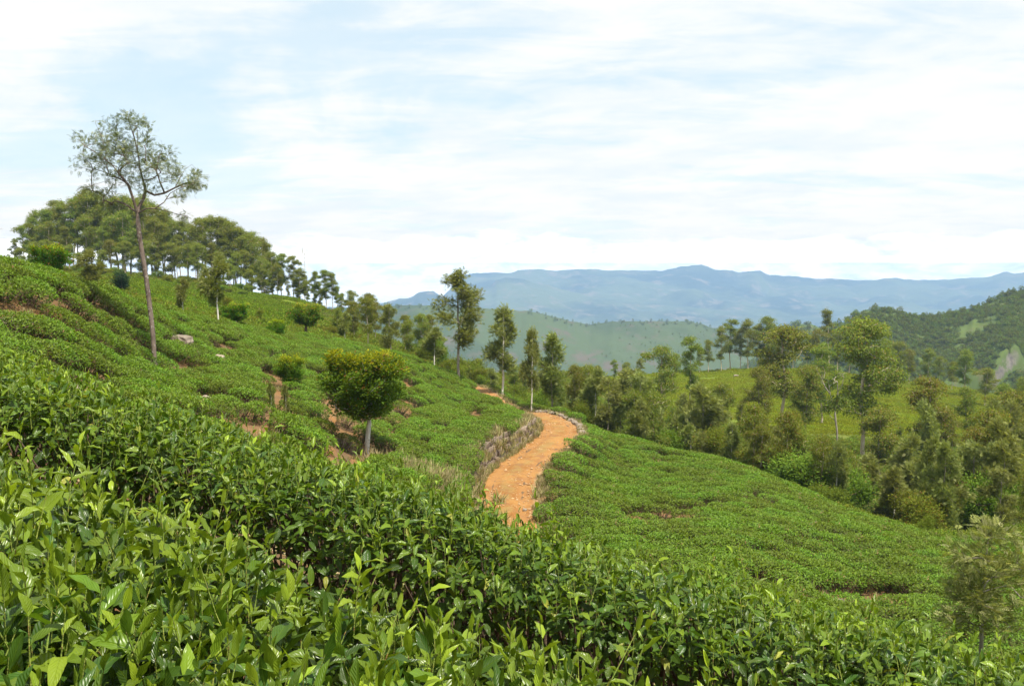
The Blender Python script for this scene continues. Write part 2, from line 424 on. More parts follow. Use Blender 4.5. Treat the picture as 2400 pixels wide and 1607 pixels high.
for _ in range(30): _zs[1:-1] = (_zs[:-2] + 2 * _zs[1:-1] + _zs[2:]) / 4
ROAD[:, 2] = _zs
RT = np.gradient(ROAD[:, :2], axis=0); RT = RT / np.linalg.norm(RT, axis=1, keepdims=True)
RN = np.stack([RT[:, 1], -RT[:, 0]], 1)          # to the right of travel (downhill)
HW = 1.18
def road_near(x, y):
    d = np.full(len(x), 1e9); s = np.zeros(len(x)); zr = np.zeros(len(x)); k = np.zeros(len(x), int)
    R = np.hypot(x, y)
    m = np.where((R > 14) & (R < 110) & (np.abs(np.arctan2(x, y)) < 0.35))[0]
    for i in range(0, len(m), 8000):
        q = m[i:i + 8000]
        dx = x[q][:, None] - ROAD[None, :, 0]; dy = y[q][:, None] - ROAD[None, :, 1]
        dd = dx * dx + dy * dy; j = dd.argmin(1); r = np.arange(len(q))
        d[q] = np.sqrt(dd[r, j]); s[q] = dx[r, j] * RN[j, 0] + dy[r, j] * RN[j, 1]; zr[q] = ROAD[j, 2]; k[q] = j
    return d, s, zr, k
WALL_D = (33.0, 60.0)
def ground(x, y, with_road=True):
    x = np.atleast_1d(np.asarray(x, float)); y = np.atleast_1d(np.asarray(y, float))
    c, w = canopy(x, y)
    R = np.hypot(x, y)
    off = (0.85 * (1 - w) + 0.6 * w) * (1 - sstep(R, 88, 125))
    g = c - off
    if with_road:
        d, s, zr, k = road_near(x, y)
        has = (ROAD[k, 1] > WALL_D[0] - 1) & (ROAD[k, 1] < WALL_D[1] + 1)
        bl = np.where(has, 0.5, 1.6)
        wl = 1 - sstep(-s, HW + 0.12, HW + 0.12 + bl)
        wr = 1 - sstep(s, HW + 0.1, HW + 1.7)
        wt = np.where(s < 0, wl, wr) * (d < 4)
        g = g * (1 - wt) + (zr - 0.02) * wt
    return g
def gz(x, y): return float(ground([x], [y])[0])

# edge of the near tea slope as forward distance against photograph column
EDX = [-400, 0, 110, 232, 333, 512, 600, 766, 882, 984, 1087, 1160, 1250, 1310, 1391, 1487, 1567, 1646, 1742, 1806, 1900, 1987, 2075, 2148, 2220, 2352, 2600]
EDD = [34, 34, 36, 42, 49, 58, 62, 71, 79, 86, 90, 87, 75, 69, 63.5, 61.5, 59.5, 57, 54, 51, 47, 43, 41, 39, 37.5, 37, 36]
# bare patches on the slope in photograph pixels (cx, cy, rx, ry, orange)
BARE = [(62,700,75,16,.7),(165,908,42,14,.2),(412,785,20,11,.1),(512,800,18,10,.2),(640,935,16,34,.3),(612,985,20,34,.15),(590,1015,18,18,.3),
        (775,955,11,34,.8),(772,1010,9,30,1),(770,1062,8,38,1),(832,985,5,22,.7),(833,1040,6,40,.8),(648,885,20,26,.25),(540,935,10,30,.4),(470,905,20,12,.3),(455,945,16,7,.3),(528,960,9,26,.4),
        (1950,1368,38,13,.2),(2040,1372,45,11,.35),(2105,1372,24,16,1),(1985,1378,60,9,.2),(2240,1387,36,9,.3),(1785,1352,28,9,.6),(1655,1170,14,10,.2),(1480,1195,12,16,.3),(1560,1062,12,6,.3),(1110,958,18,10,.4),(1128,966,10,7,.6),
        (862,1032,14,12,.5),(978,1050,6,40,.4),(990,1010,5,26,.4),(930,985,6,40,.5),(905,960,5,40,.35),(720,965,7,34,.4),(690,1000,7,22,.3),(735,860,8,14,.4),(600,855,16,10,.3),(950,890,10,14,.5),(960,935,7,30,.4),(30,835,22,10,.3),(235,870,12,6,.2),(230,880,9,5,.2),(120,855,16,7,.4),
        (690,745,30,4,.3),(1110,905,10,5,.3)]
def bare_mask(px, py, grow=1.0):
    m = np.zeros(len(px)); o = np.zeros(len(px))
    for cx, cy, rx, ry, c in BARE:
        q = ((px - cx) / (rx * grow)) ** 2 + ((py - cy) / (ry * grow)) ** 2
        w = np.clip(1.6 - q, 0, 1); o = np.where(w > m, c * w, o); m = np.maximum(m, w)
    return m, o

def build_terrain():
    rr = np.concatenate([np.geomspace(0.35, 6, 40, endpoint=False), np.geomspace(6, 25, 56, endpoint=False),
                         np.arange(25, 92, 0.42), np.geomspace(92, 470, 120)])
    aa = np.concatenate([np.radians(np.arange(-46, 46, 0.22)), np.radians(np.arange(46, 314, 5.0))])
    A, R = np.meshgrid(aa, rr)
    x = (R * np.sin(A)).ravel(); y = (R * np.cos(A)).ravel()
    z = ground(x, y)
    Rr = R.ravel()
    z = z + fbm(x * 1.7, y * 1.7, 9, 3) * 0.05 * (Rr < 90) + fbm(x * 0.25, y * 0.25, 21, 4) * 0.5 * sstep(Rr, 60, 120)
    d, s, zr, k = road_near(x, y)
    z = np.where(d < HW + 0.1, np.minimum(z, zr - 0.03), z)
    nr, na = len(rr), len(aa)
    i = np.arange(nr - 1)[:, None] * na + np.arange(na)[None]
    j = np.arange(nr - 1)[:, None] * na + (np.arange(na)[None] + 1) % na
    f = np.stack([i, j, j + na, i + na], -1).reshape(-1, 4)
    V = np.stack([x, y, z], 1)
    c0 = len(V); V = np.concatenate([V, [[0, 0, z[:na].mean()]]])
    cap = np.stack([np.full(na, c0), (np.arange(na) + 1) % na, np.arange(na)], 1)
    px, py = proj(x, y, canopy(x, y)[0])
    inf = y > 1
    ed = np.interp(px, EDX, EDD)
    tea = np.where(inf, 1 - sstep(y, ed, ed + 3), 1.0) * (Rr < 95)
    bm, bo = bare_mask(px, py, 1.25); bo = np.where(inf & (y < 100), bo, 0)
    fld = field_mask(x, y, px)
    zone = np.stack([tea, fld, bo], 1); zone = np.concatenate([zone, [[1, 0, 0]]])
    me = mesh_np('hillside', V, [f, cap], {'zone': zone}, mats=[M['ground']], smooth=True)
    return link('hillside_ground', me, kind='structure', label='brown soil and scrub of the hillside under the tea')

def field_mask(x, y, px):
    """crop terraces beyond the near slope"""
    m = sstep(y, 120, 140) * (1 - sstep(y, 262, 275)) * sstep(px, 1380, 1470)
    gl = np.interp(px, [2050, 2300, 2500], [150, 170, 185]); m = m * sstep(y, gl - 30, gl)
    l = sstep(y, 92, 100) * (1 - sstep(y, np.interp(px, [300, 560, 700], [140, 178, 172]), np.interp(px, [300, 560, 700], [150, 186, 180]))) * sstep(px, 250, 330) * (1 - sstep(px, 715, 735))
    return np.maximum(m, l)
hillside = build_terrain()

# ------------------------------------------------------------------ dirt road
def build_road():
    us = np.linspace(-1, 1, 13)
    k = len(ROAD); V = []; lane = []
    wob = 0.28 * fbm(np.arange(k) * 0.21, np.zeros(k), 41, 3)
    for i in range(k):
        for u in us:
            o = u * (HW + 0.1) + (wob[i] if abs(u) > 0.9 else 0) * (1 if u > 0 else 0.4)
            x = ROAD[i, 0] + RN[i, 0] * o; y = ROAD[i, 1] + RN[i, 1] * o
            rut = -0.05 * math.exp(-((abs(u) - 0.52) / 0.16) ** 2)
            V.append((x, y, ROAD[i, 2] + rut + 0.03 * (1 - u * u))); lane.append((u, 0, 0))
    V = np.array(V); V[:, 2] += 0.03 * fbm(V[:, 0] * 1.3, V[:, 1] * 1.3, 8, 4)
    n = len(us)
    f = [(i * n + j, i * n + j + 1, (i + 1) * n + j + 1, (i + 1) * n + j) for i in range(k - 1) for j in range(n - 1)]
    me = mesh_np('dirt_road', V, np.array(f), {'lane': np.array(lane)}, mats=[M['road']], smooth=True)
    return link('dirt_road', me, kind='structure', label='winding orange dirt road between the tea slopes')
build_road()

# ------------------------------------------------------------------ hills, plain and mountains
def hill_mat(name, c1, c2, c3, rock=None, s1=0.01, s2=0.05):
    m = MT(name); p = m.pos()
    a = m.noise(s1, 6, 0.6, p); b = m.noise(s2, 6, 0.65, p)
    c = m.mix(m.ss(a, 0.4, 0.6), c1, c2); c = m.mix(m.ss(b, 0.52, 0.68), c, c3)
    if rock:
        nz = m.sep(m.n('ShaderNodeNewGeometry').outputs['Normal'])[2]
        rk = m.mix(m.ss(m.noise(s2 * 2, 6, 0.7, p), 0.4, 0.65), rock, tuple(v * 0.45 for v in rock))
        c = m.mix(m.math('MULTIPLY', m.math('SUBTRACT', 1.0, m.ss(nz, 0.22, 0.42)), m.ss(b, 0.38, 0.52)), c, rk)
    return m.fin(m.pbsdf(c, 0.95, 0.1))
def ridge(name, sky, D0, front, back, foot, amp, nscale, mat, label, cols=260, rows=90, px0=None, px1=None, power=1.15, seed=1, cliff=None):
    sky = np.array(sky, float); px0 = px0 if px0 is not None else sky[0, 0]; px1 = px1 if px1 is not None else sky[-1, 0]
    pxs = np.linspace(px0, px1, cols)
    pys = np.interp(pxs, sky[:, 0], sky[:, 1])
    pys = pys + 2.2 * fbm(pxs * 0.06, pxs * 0, seed, 5)
    tt = np.concatenate([np.linspace(-1, 0, rows), np.linspace(0, 1, rows // 4)[1:]])
    V = np.zeros((len(tt), cols, 3))
    for i, t in enumerate(tt):
        D = D0 + (t * front if t < 0 else t * back)
        x = (pxs - 1200) / F * D
        cz = (Y0 - pys) / F * D0
        if t <= 0:
            s = (1 + t) ** power
            if cliff:
                for (ca, cb, t0, jump) in cliff:
                    e = sstep(pxs, ca, ca + 40) * (1 - sstep(pxs, cb - 40, cb))
                    tq = t0 + 0.10 * fbm(pxs * 0.007, pxs * 0, seed + 5, 2)
                    s = s + e * jump * (sstep(np.full(cols, t), tq, tq + 0.03) - sstep(np.full(cols, t), tq + 0.03, tq + 0.45))
            z = foot + (cz - foot) * s
            env = np.sin(np.pi * np.clip(1 + t, 0, 1)) ** 0.7 if t < 0 else 0
        else:
            z = cz - (cz - foot) * t ** 1.3; env = t
        rn = 1 - np.abs(fbm(x * nscale, np.full(cols, D) * nscale, seed + 30, 6, 0.55))
        nz = (rn - 0.75) * 1.4 + 0.5 * fbm(x * nscale * 3, np.full(cols, D) * nscale * 3, seed + 60, 5)
        z = z + amp * env * nz
        V[i] = np.stack([x, np.full(cols, D), np.maximum(z, -420.4)], 1)
    n = cols; r = len(tt)
    i = np.arange(r - 1)[:, None] * n + np.arange(n - 1)[None]
    f = np.stack([i, i + 1, i + 1 + n, i + n], -1).reshape(-1, 4)
    me = mesh_np(name, V.reshape(-1, 3), f, mats=[mat], smooth=True)
    return link(name, me, kind='structure', label=label), V
M['hill_near'] = hill_mat('near_hill', (0.062, 0.092, 0.022), (0.085, 0.118, 0.028), (0.115, 0.105, 0.045), rock=(0.22, 0.195, 0.175), s1=0.012, s2=0.07)
M['hill_mid'] = hill_mat('mid_hill', (0.042, 0.062, 0.024), (0.065, 0.090, 0.030), (0.105, 0.082, 0.055), s1=0.004, s2=0.02)
M['mount'] = hill_mat('far_mountain', (0.02, 0.04, 0.025), (0.10, 0.125, 0.05), (0.20, 0.16, 0.11), s1=0.0012, s2=0.006)
SKY_R = [(1800,960),(1860,900),(1910,820),(1950,772),(1985,752),(2010,737),(2040,728),(2070,727),(2100,733),(2150,742),(2190,742),(2230,735),(2270,727),(2300,714),(2340,696),(2362,690),(2400,683),(2460,660),(2560,640),(2700,630)]
hill_r, HR = ridge('wooded_hill', SKY_R, 620, 250, 300, -150, 9, 0.016, M['hill_near'], 'wooded green hill with rock faces on the right', 300, 110, power=0.72, seed=4,
                   cliff=[(2175, 2420, -0.50, 0.10), (2080, 2200, -0.50, 0.04)])
hill_k, HK = ridge('distant_knoll', [(1700,900),(1790,830),(1830,778),(1850,766),(1872,758),(1900,758),(1922,768),(1960,785),(2060,810)], 1000, 300, 300, -260, 10, 0.01, M['hill_near'], 'small dark green knoll in front of the plain', 120, 50, seed=6, power=0.9)
SKY_M = [(600,735),(700,728),(800,722),(900,716),(1000,715),(1100,720),(1180,725),(1240,729),(1280,737),(1330,750),(1380,761),(1400,758),(1440,753),(1530,753),(1610,752),(1640,758),(1672,768),(1720,769),(1780,770),(1860,776),(2000,790),(2200,800),(2400,800)]
hill_m, HM = ridge('green_hill', SKY_M, 1750, 700, 800, -400, 30, 0.0042, M['hill_mid'], 'pale green rolling hill in haze before the plain', 320, 90, px0=560, px1=2420, seed=9, power=0.85)
RID1 = [(700,735),(820,722),(890,711),(920,703),(959,697),(980,686),(995,682),(1015,682),(1035,694),(1060,700),(1090,692),(1112,676),(1122,670),(1151,667),(1164,656),(1184,650),(1200,651),(1229,654),(1250,662),(1290,668),(1340,684),(1420,700),(1520,712),(1640,722),(1800,735)]
mount1, _ = ridge('mountain_spur', RID1, 6700, 1500, 900, -410, 70, 0.0016, M['mount'], 'dark blue spur of the mountains by the low cloud', 300, 80, seed=12)
RID2 = [(860,760),(940,738),(1000,712),(1035,696),(1060,672),(1075,654),(1090,642),(1112,640),(1200,639),(1214,633),(1257,631),(1309,634),(1384,630),(1418,633),(1487,634),(1544,635),(1573,631),(1596,625),(1610,625),(1626,621),(1640,619),(1653,622),(1671,631),(1716,635),(1731,639),(1754,634),(1780,634),(1800,645),(1843,647),(1886,650),(1909,653),(1949,652),(2007,657),(2052,655),(2096,650),(2121,655),(2173,656),(2288,651),(2316,647),(2354,636),(2374,642),(2400,639),(2500,630),(2650,640),(2900,650),(3300,660)]
mount2, _ = ridge('mountains', RID2, 8200, 2000, 700, -415, 150, 0.0010, M['mount'], 'long blue mountain range across the horizon', 420, 100, seed=15)
def build_plain():
    s = 9300.0
    V = []; n = 24
    for i in range(n + 1):
        for j in range(n + 1): V.append((-s + 2 * s * i / n, -1200 + (s + 1200) * j / n, -420))
    f = [(i * (n + 1) + j, (i + 1) * (n + 1) + j, (i + 1) * (n + 1) + j + 1, i * (n + 1) + j + 1) for i in range(n) for j in range(n)]
    V = np.array(V, float)
    me = mesh_np('valley_plain', V, np.array(f), mats=[M['mount']])
    link('valley_plain', me, kind='structure', label='low hazy plain far below the hills')
build_plain()
# ------------------------------------------------------------------ leaves and limbs
def T_diamond(fold=0.10, droop=0.12):
    v = np.array([(0, 0, 0), (-.5, .42, fold), (0, 1, -droop), (.5, .42, fold)], float)
    return v, np.array([(0, 2, 1), (0, 3, 2)]), None
def T_leaf8():
    v = np.array([(0, 0, 0), (-.42, .28, .10), (0, .30, 0), (.42, .28, .10), (-.38, .64, .03), (0, .66, -.06), (.38, .64, .03), (0, 1, -.26)], float)
    f = np.array([(0, 2, 1), (0, 3, 2), (1, 2, 4), (2, 5, 4), (2, 3, 5), (3, 6, 5), (4, 5, 7), (5, 6, 7)])
    return v, f, None
def T_leaf(segs=7, droop=0.35, cup=0.22, twist=0.0, wave=0.05):
    V = []; UV = []; Fc = []
    vs = np.linspace(0, 1, segs + 1)
    for i, t in enumerate(vs):
        w = 0.5 * (math.sin(math.pi * min(1, t ** 0.9)) ** 0.75) * (1 - 0.18 * t) if 0 < t < 1 else 0
        z = -droop * t * t + 0.10 * t; y = t - 0.15 * droop * t * t
        s = math.sin(twist * t)
        wv = wave * (1 if i % 2 else -1)
        V += [(-w, y, z + cup * w + wv * w * 2 - s * w), (0, y, z), (w, y, z + cup * w + wv * w * 2 + s * w)]
        UV += [(-1, t), (0, t), (1, t)]
    for i in range(segs):
        a = i * 3
        Fc += [(a, a + 1, a + 4), (a, a + 4, a + 3), (a + 1, a + 2, a + 5), (a + 1, a + 5, a + 4)]
    return np.array(V, float), np.array(Fc), np.array(UV, float)
def T_frond(pairs=6, lw=0.10, ll=0.42, droop=0.3):
    V = []; Fc = []
    for i in range(pairs + 1):
        t = (i + 0.6) / (pairs + 0.6)
        b = np.array((0, t * 0.8, -droop * t * t)); l = ll * (1 - 0.55 * abs(t - 0.4))
        for sgn in ((-1, 1) if i < pairs else (0,)):
            d = np.array((sgn * 0.72, 0.70, -0.15)); d /= np.linalg.norm(d); n = np.array((d[1], -d[0], 0)) * lw * 0.5
            if sgn == 0: d = np.array((0, 1, -.3)); n = np.array((lw * .5, 0, 0))
            k = len(V); m = b + d * l * 0.45
            V += [b, m + n, b + d * l, m - n]; Fc += [(k, k + 1, k + 2), (k, k + 2, k + 3)]
    return np.array(V, float), np.array(Fc), None

def leaf_cloud(tpl, pos, dirn, nrm, L, Wd, tint):
    """many copies of one leaf template, returns verts, faces, tint, uv"""
    v, f, uv = tpl
    y = nrmz(dirn); x = nrmz(np.cross(y, nrm)); z = np.cross(x, y)
    n = len(pos); L = np.broadcast_to(np.asarray(L, float), (n,)); Wd = np.broadcast_to(np.asarray(Wd, float), (n,))
    P = pos[:, None] + x[:, None] * (v[None, :, 0:1] * Wd[:, None, None]) + y[:, None] * (v[None, :, 1:2] * L[:, None, None]) + z[:, None] * (v[None, :, 2:3] * ((L + Wd) * .5)[:, None, None])
    Fc = f[None] + (np.arange(n) * len(v))[:, None, None]
    T = np.repeat(tint, len(v), 0)
    U = None if uv is None else np.tile(uv, (n, 1))
    return P.reshape(-1, 3), Fc.reshape(-1, f.shape[1]), T, U
def merge(parts):
    V, Fc, T, U, o = [], [], [], [], 0
    for v, f, t, u in parts:
        V.append(v); Fc.append(f + o); T.append(t); U.append(u); o += len(v)
    return np.concatenate(V), np.concatenate(Fc), np.concatenate(T), (np.concatenate(U) if all(u is not None for u in U) else None)

def rand_dirs(n, up=0.0, rg=rng):
    d = rg.normal(size=(n, 3)); d[:, 2] += up
    return nrmz(d)

def tube(path, rad, sides):
    """tapered tube along a path; open ends, returns verts, quads"""
    path = np.asarray(path, float); n = len(path)
    tg = np.gradient(path, axis=0); tg = nrmz(tg)
    ref = np.array([0.0, 0.0, 1.0]) if abs(tg[0, 2]) < 0.8 else np.array([1.0, 0.0, 0.0])
    V = []
    a = np.linspace(0, 2 * np.pi, sides, endpoint=False)
    for i in range(n):
        s = np.cross(tg[i], ref); s = s / max(np.linalg.norm(s), 1e-6); t = np.cross(s, tg[i]); ref = t
        V.append(path[i] + rad[i] * (np.cos(a)[:, None] * s + np.sin(a)[:, None] * t))
    V = np.concatenate(V)
    i = np.arange(n - 1)[:, None] * sides + np.arange(sides)[None]
    j = np.arange(n - 1)[:, None] * sides + (np.arange(sides)[None] + 1) % sides
    return V, np.stack([i, j, j + sides, i + sides], -1).reshape(-1, 4)

def grow(trunk, tips, rg, seg=0.5, upw=0.35, zpen=1.5, paths0=None):
    """join every twig tip to the nearest suitable point of the growing skeleton"""
    nodes = [np.array(p, float) for p in trunk]; par = [-1] + list(range(len(trunk) - 1))
    paths = [list(range(len(trunk)))]
    for lp in (paths0 or []):                      # given limbs start at their nearest node
        j = int(np.argmin([np.linalg.norm(np.array(lp[0]) - q) for q in nodes]))
        ids = [j]
        for q in lp[1:]:
            nodes.append(np.array(q, float)); par.append(ids[-1]); ids.append(len(nodes) - 1)
        paths.append(ids)
    t0 = np.array(trunk)
    order = np.argsort([np.linalg.norm(t0 - tp, axis=1).min() for tp in tips])
    for k in order:
        tp = tips[k]; P = np.array(nodes)
        d = np.linalg.norm(P - tp, axis=1)
        cost = d + zpen * np.maximum(0, P[:, 2] - tp[2] + 0.25 * d) + 0.6 * np.maximum(0, 0.35 - d)
        cost[:2] += 1e3
        j = int(cost.argmin()); p0 = P[j]; ln = d[j]
        n = max(2, int(round(ln / seg)))
        pd = P[j] - P[par[j]] if par[j] >= 0 else np.array([0, 0, 1.0]); pd = pd / max(np.linalg.norm(pd), 1e-6)
        c = p0 + (pd * 0.5 + np.array([0, 0, upw]) + rg.normal(size=3) * 0.12) * ln * 0.5
        ids = [j]
        for t in np.linspace(0, 1, n + 1)[1:]:
            q = (1 - t) ** 2 * p0 + 2 * t * (1 - t) * c + t * t * tp
            nodes.append(q + (rg.normal(size=3) * 0.03 * ln if t < 1 else 0)); par.append(ids[-1]); ids.append(len(nodes) - 1)
        paths.append(ids)
    return np.array(nodes), np.array(par), paths
def limb_mesh(nodes, par, paths, r0, rtip, name, mat, trunk_sides=9, flare=1.35, top=None):
    cnt = np.zeros(len(nodes)); 
    for p in paths: cnt[p[-1]] += 1
    for i in range(len(nodes) - 1, 0, -1):
        if par[i] >= 0: cnt[par[i]] += cnt[i]
    N = max(cnt[0], 2); e = math.log(r0 / rtip) / math.log(N)
    R = rtip * np.maximum(cnt, 1) ** e
    V, Fc, o = [], [], 0
    for k, p in enumerate(paths):
        r = R[p].copy()
        if k > 0: r[0] = min(r[0], r[1] * 1.25) if len(r) > 1 else r[0]
        else:
            r = r * np.linspace(1, 0.92, len(r)); r[0] *= flare
        r[-1] *= 0.6
        v, f = tube(nodes[p], r, trunk_sides if k == 0 else (5 if R[p[0]] > rtip * 3 else 3))
        V.append(v); Fc.append(f + o); o += len(v)
    return mesh_np(name, np.concatenate(V), np.concatenate(Fc), mats=[mat], smooth=True)

PROTO = {}
def proto(key, trunk_me, crown_me, H): PROTO[key] = (trunk_me, crown_me, H)

def lobe_tips(lobes, rg, per, dome=0.0):
    T, ids = [], []
    for i, (c, r) in enumerate(lobes):
        n = max(3, int(per * (r[0] * r[1]) ** 0.5))
        d = nrmz(rg.normal(size=(n, 3))); d[:, 2] = np.where(d[:, 2] < dome, -d[:, 2] * 0.5, d[:, 2]); q = rg.uniform(0.45, 1.0, (n, 1)) ** 0.5
        T.append(np.array(c) + d * q * np.array(r)); ids += [i] * n
    return np.concatenate(T), np.array(ids)

def crown_leaves(nodes, paths, ntrunk, rg, n, spread, tpl, L, Wd, mode, tintf, top=None):
    tw = [p for p in paths[ntrunk:]]
    k = rg.integers(0, len(tw), n)
    t = rg.uniform(0.45, 1.08, n)
    P0 = np.empty((n, 3)); D0 = np.empty((n, 3))
    for i in range(n):
        p = tw[k[i]]; m = len(p) - 1; f = min(t[i], 1.0) * m; a = min(int(f), m - 1)
        A, B = nodes[p[a]], nodes[p[a + 1]]
        P0[i] = A + (B - A) * (f - a); D0[i] = B - A
    D0 = nrmz(D0)
    P = P0 + rg.normal(size=(n, 3)) * np.array(spread)
    out = nrmz(P - P0 + D0 * 0.15)
    if mode == 'droop':
        d = nrmz(out * 0.7 + rg.normal(size=(n, 3)) * 0.5 + np.array([0, 0, -0.75]))
    elif mode == 'up':
        d = nrmz(out * 0.8 + D0 * 0.6 + rg.normal(size=(n, 3)) * 0.4 + np.array([0, 0, 0.45]))
    else:
        d = nrmz(out + D0 * 0.5 + rg.normal(size=(n, 3)) * 0.6)
    nr = nrmz(rg.normal(size=(n, 3)) * 0.7 + np.array([0, 0, 1.0]))
    lo, hi = P[:, 2].min(), P[:, 2].max()
    tint = tintf(P, (P[:, 2] - lo) / max(hi - lo, 1e-6), rg)
    return leaf_cloud(tpl, P, d, nr, rg.uniform(*L, n), rg.uniform(*Wd, n), tint)

def bent_trunk(H, rg, n=12, bend=0.03, lean=(0, 0)):
    t = np.linspace(0, 1, n)
    w = np.cumsum(rg.normal(size=(n, 2)) * bend * H / n ** 0.5, 0); w -= w[0]
    return np.stack([w[:, 0] + lean[0] * t * H, w[:, 1] + lean[1] * t * H, t * H], 1)

def tint_basic(lr=(0.1, 0.6), b=0.05, topy=0.25):
    def f(P, h, rg):
        n = len(P)
        return np.stack([np.clip(rg.uniform(*lr, n) + topy * (h - 0.5), 0, 1), rg.uniform(0.2, 0.9, n), (rg.random(n) < b) * rg.uniform(0.4, 1, n)], 1)
    return f

# ---- eucalyptus: tall slender trunk, umbrella-shaped leaf clumps stacked up the stem
def make_euc(key, seed, H=16.0, base=0.42, wide=3.0, nlobe=8, nleaf=5200, r0=0.19, brown=0.06, bark='bark_pale', dense=1.0, leafs=(0.22, 0.36)):
    rg = np.random.default_rng(seed)
    tr = bent_trunk(H * 0.94, rg, 14, 0.02)
    lobes = []
    for i in range(nlobe):
        f = base + (1 - base) * (i + 0.3) / nlobe
        z = H * f; k = np.interp(f, [base, base + (1 - base) * 0.45, 1], [0.55, 1.0, 0.42])
        rad = wide * k; a = rg.uniform(0, 6.28) + i * 2.4
        off = rad * rg.uniform(0.35, 0.75) if i < nlobe - 1 else 0.1
        c = np.array([np.interp(z, tr[:, 2], tr[:, 0]) + off * math.cos(a), np.interp(z, tr[:, 2], tr[:, 1]) + off * math.sin(a), min(z, H * 0.93)])
        lr = wide * rg.uniform(0.30, 0.52)
        lobes.append((c, (lr, lr, lr * rg.uniform(0.7, 1.05))))
    tips, _ = lobe_tips(lobes, rg, 10, -0.25)
    nodes, par, paths = grow(tr, tips, rg, 0.7, 0.3)
    tm = limb_mesh(nodes, par, paths, r0, 0.018, key + '_trunk', M[bark])
    c = crown_leaves(nodes, paths, 1, rg, int(nleaf * dense), (0.36, 0.36, 0.22), T_diamond(), leafs, (0.09, 0.15), 'droop', tint_basic((0.05, 0.55), brown, 0.3))
    proto(key, tm, mesh_np(key + '_crown', c[0], c[1], {'tint': c[2]}, mats=[M['euc']]), H)
make_euc('euc_a', 101, 16, 0.36, 2.6, 13, 8500, r0=0.15)
make_euc('euc_b', 102, 15, 0.30, 2.9, 14, 9500, r0=0.15, brown=0.08)
make_euc('euc_c', 103, 17, 0.48, 2.3, 11, 6800, r0=0.14)
make_euc('euc_d', 104, 14, 0.34, 3.7, 13, 9500, r0=0.15, brown=0.12)
make_euc('euc_e', 105, 15, 0.32, 3.9, 15, 12000, r0=0.17, brown=0.07)
make_euc('euc_f', 106, 13, 0.24, 3.1, 15, 11000, r0=0.14, brown=0.18)

# ---- silver oak: ascending limbs, feathery grey-green leaves
def make_oak(key, seed, H=9.0, base=0.28, wide=1.5, n=3400, r0=0.10, bark='bark_grey', pale=0.08, per=9, Lr=(0.24, 0.40), prof=((0, .45), (.35, 1.0), (.75, .7), (1, .2)), spread=0.2):
    rg = np.random.default_rng(seed)
    tr = bent_trunk(H * 0.96, rg, 14, 0.015)
    lobes = []; nl = max(8, int(H * 1.5))
    for i in range(nl):
        f = (i + 0.5) / nl; z = H * (base + (1 - base) * f); k = np.interp(f, [p[0] for p in prof], [p[1] for p in prof])
        a = rg.uniform(0, 6.28) + i * 2.4; off = wide * k * rg.uniform(0.35, 0.85)
        c = np.array([np.interp(z, tr[:, 2], tr[:, 0]) + off * math.cos(a), np.interp(z, tr[:, 2], tr[:, 1]) + off * math.sin(a), min(z, H * 0.95)])
        lr = wide * k * rg.uniform(0.30, 0.48) + 0.12
        lobes.append((c, (lr, lr, lr * 1.0)))
    tips, _ = lobe_tips(lobes, rg, per, -0.6)
    nodes, par, paths = grow(tr, tips, rg, 0.4, 0.1)
    tm = limb_mesh(nodes, par, paths, r0, 0.010, key + '_trunk', M[bark])
    c = crown_leaves(nodes, paths, 1, rg, n, (spread, spread, spread), T_frond(4, 0.13, 0.5), Lr, Lr, 'up', tint_basic((0.05, 0.8), pale, 0.2))
    proto(key, tm, mesh_np(key + '_crown', c[0], c[1], {'tint': c[2]}, mats=[M['oak']]), H)
make_oak('oak_a', 201, 10, 0.34, 2.0, 4200, 0.11, prof=((0, .35), (.3, .9), (.6, 1.0), (1, .3)))
make_oak('oak_b', 202, 8, 0.30, 1.7, 3600, 0.10, bark='bark_white', prof=((0, .5), (.3, 1.0), (.7, .6), (1, .12)))
make_oak('oak_c', 203, 7, 0.22, 1.5, 3600, 0.09, prof=((0, .6), (.25, 1.0), (.6, .75), (1, .15)))
make_oak('oak_d', 204, 6, 0.35, 1.5, 3000, 0.08, bark='bark_white')
make_oak('oak_e', 205, 9, 0.18, 2.4, 5000, 0.12, prof=((0, .7), (.3, 1.0), (.65, .8), (1, .2)))

# ---- shrubs of the thicket
def make_shrub(key, seed, H=3.2, wide=1.6, n=7500, brown=0.05, lr=(0.05, 0.55), mat='shrub', Lr=(0.09, 0.16), Wr=(0.045, 0.08)):
    rg = np.random.default_rng(seed)
    tr = bent_trunk(H * 0.6, rg, 6, 0.05)
    lobes = []
    for i in range(9):
        a = rg.uniform(0, 6.28); o = wide * rg.uniform(0.1, 0.72); z = H * rg.uniform(0.28, 0.78) * (1.05 - 0.3 * o / wide)
        r = wide * rg.uniform(0.28, 0.48)
        lobes.append((np.array([o * math.cos(a), o * math.sin(a), z]), (r, r, r * 0.85)))
    tips, _ = lobe_tips(lobes, rg, 11, -0.3)
    nodes, par, paths = grow(tr, tips, rg, 0.35, 0.2)
    tm = limb_mesh(nodes, par, paths, 0.07, 0.008, key + '_trunk', M['bark_dark'])
    c = crown_leaves(nodes, paths, 1, rg, n, (0.22, 0.22, 0.2), T_diamond(0.12, 0.15), Lr, Wr, 'any', tint_basic(lr, brown, 0.35))
    proto(key, tm, mesh_np(key + '_crown', c[0], c[1], {'tint': c[2]}, mats=[M[mat]]), H)
make_shrub('shrub_a', 301, 3.0, 1.6)
make_shrub('shrub_b', 302, 3.6, 1.5, 7500, 0.14, (0.15, 0.75))
make_shrub('shrub_c', 303, 2.6, 1.8, 8000, 0.02, (0.0, 0.35))
make_shrub('shrub_d', 304, 4.2, 1.7, 8500, 0.08, (0.1, 0.6))
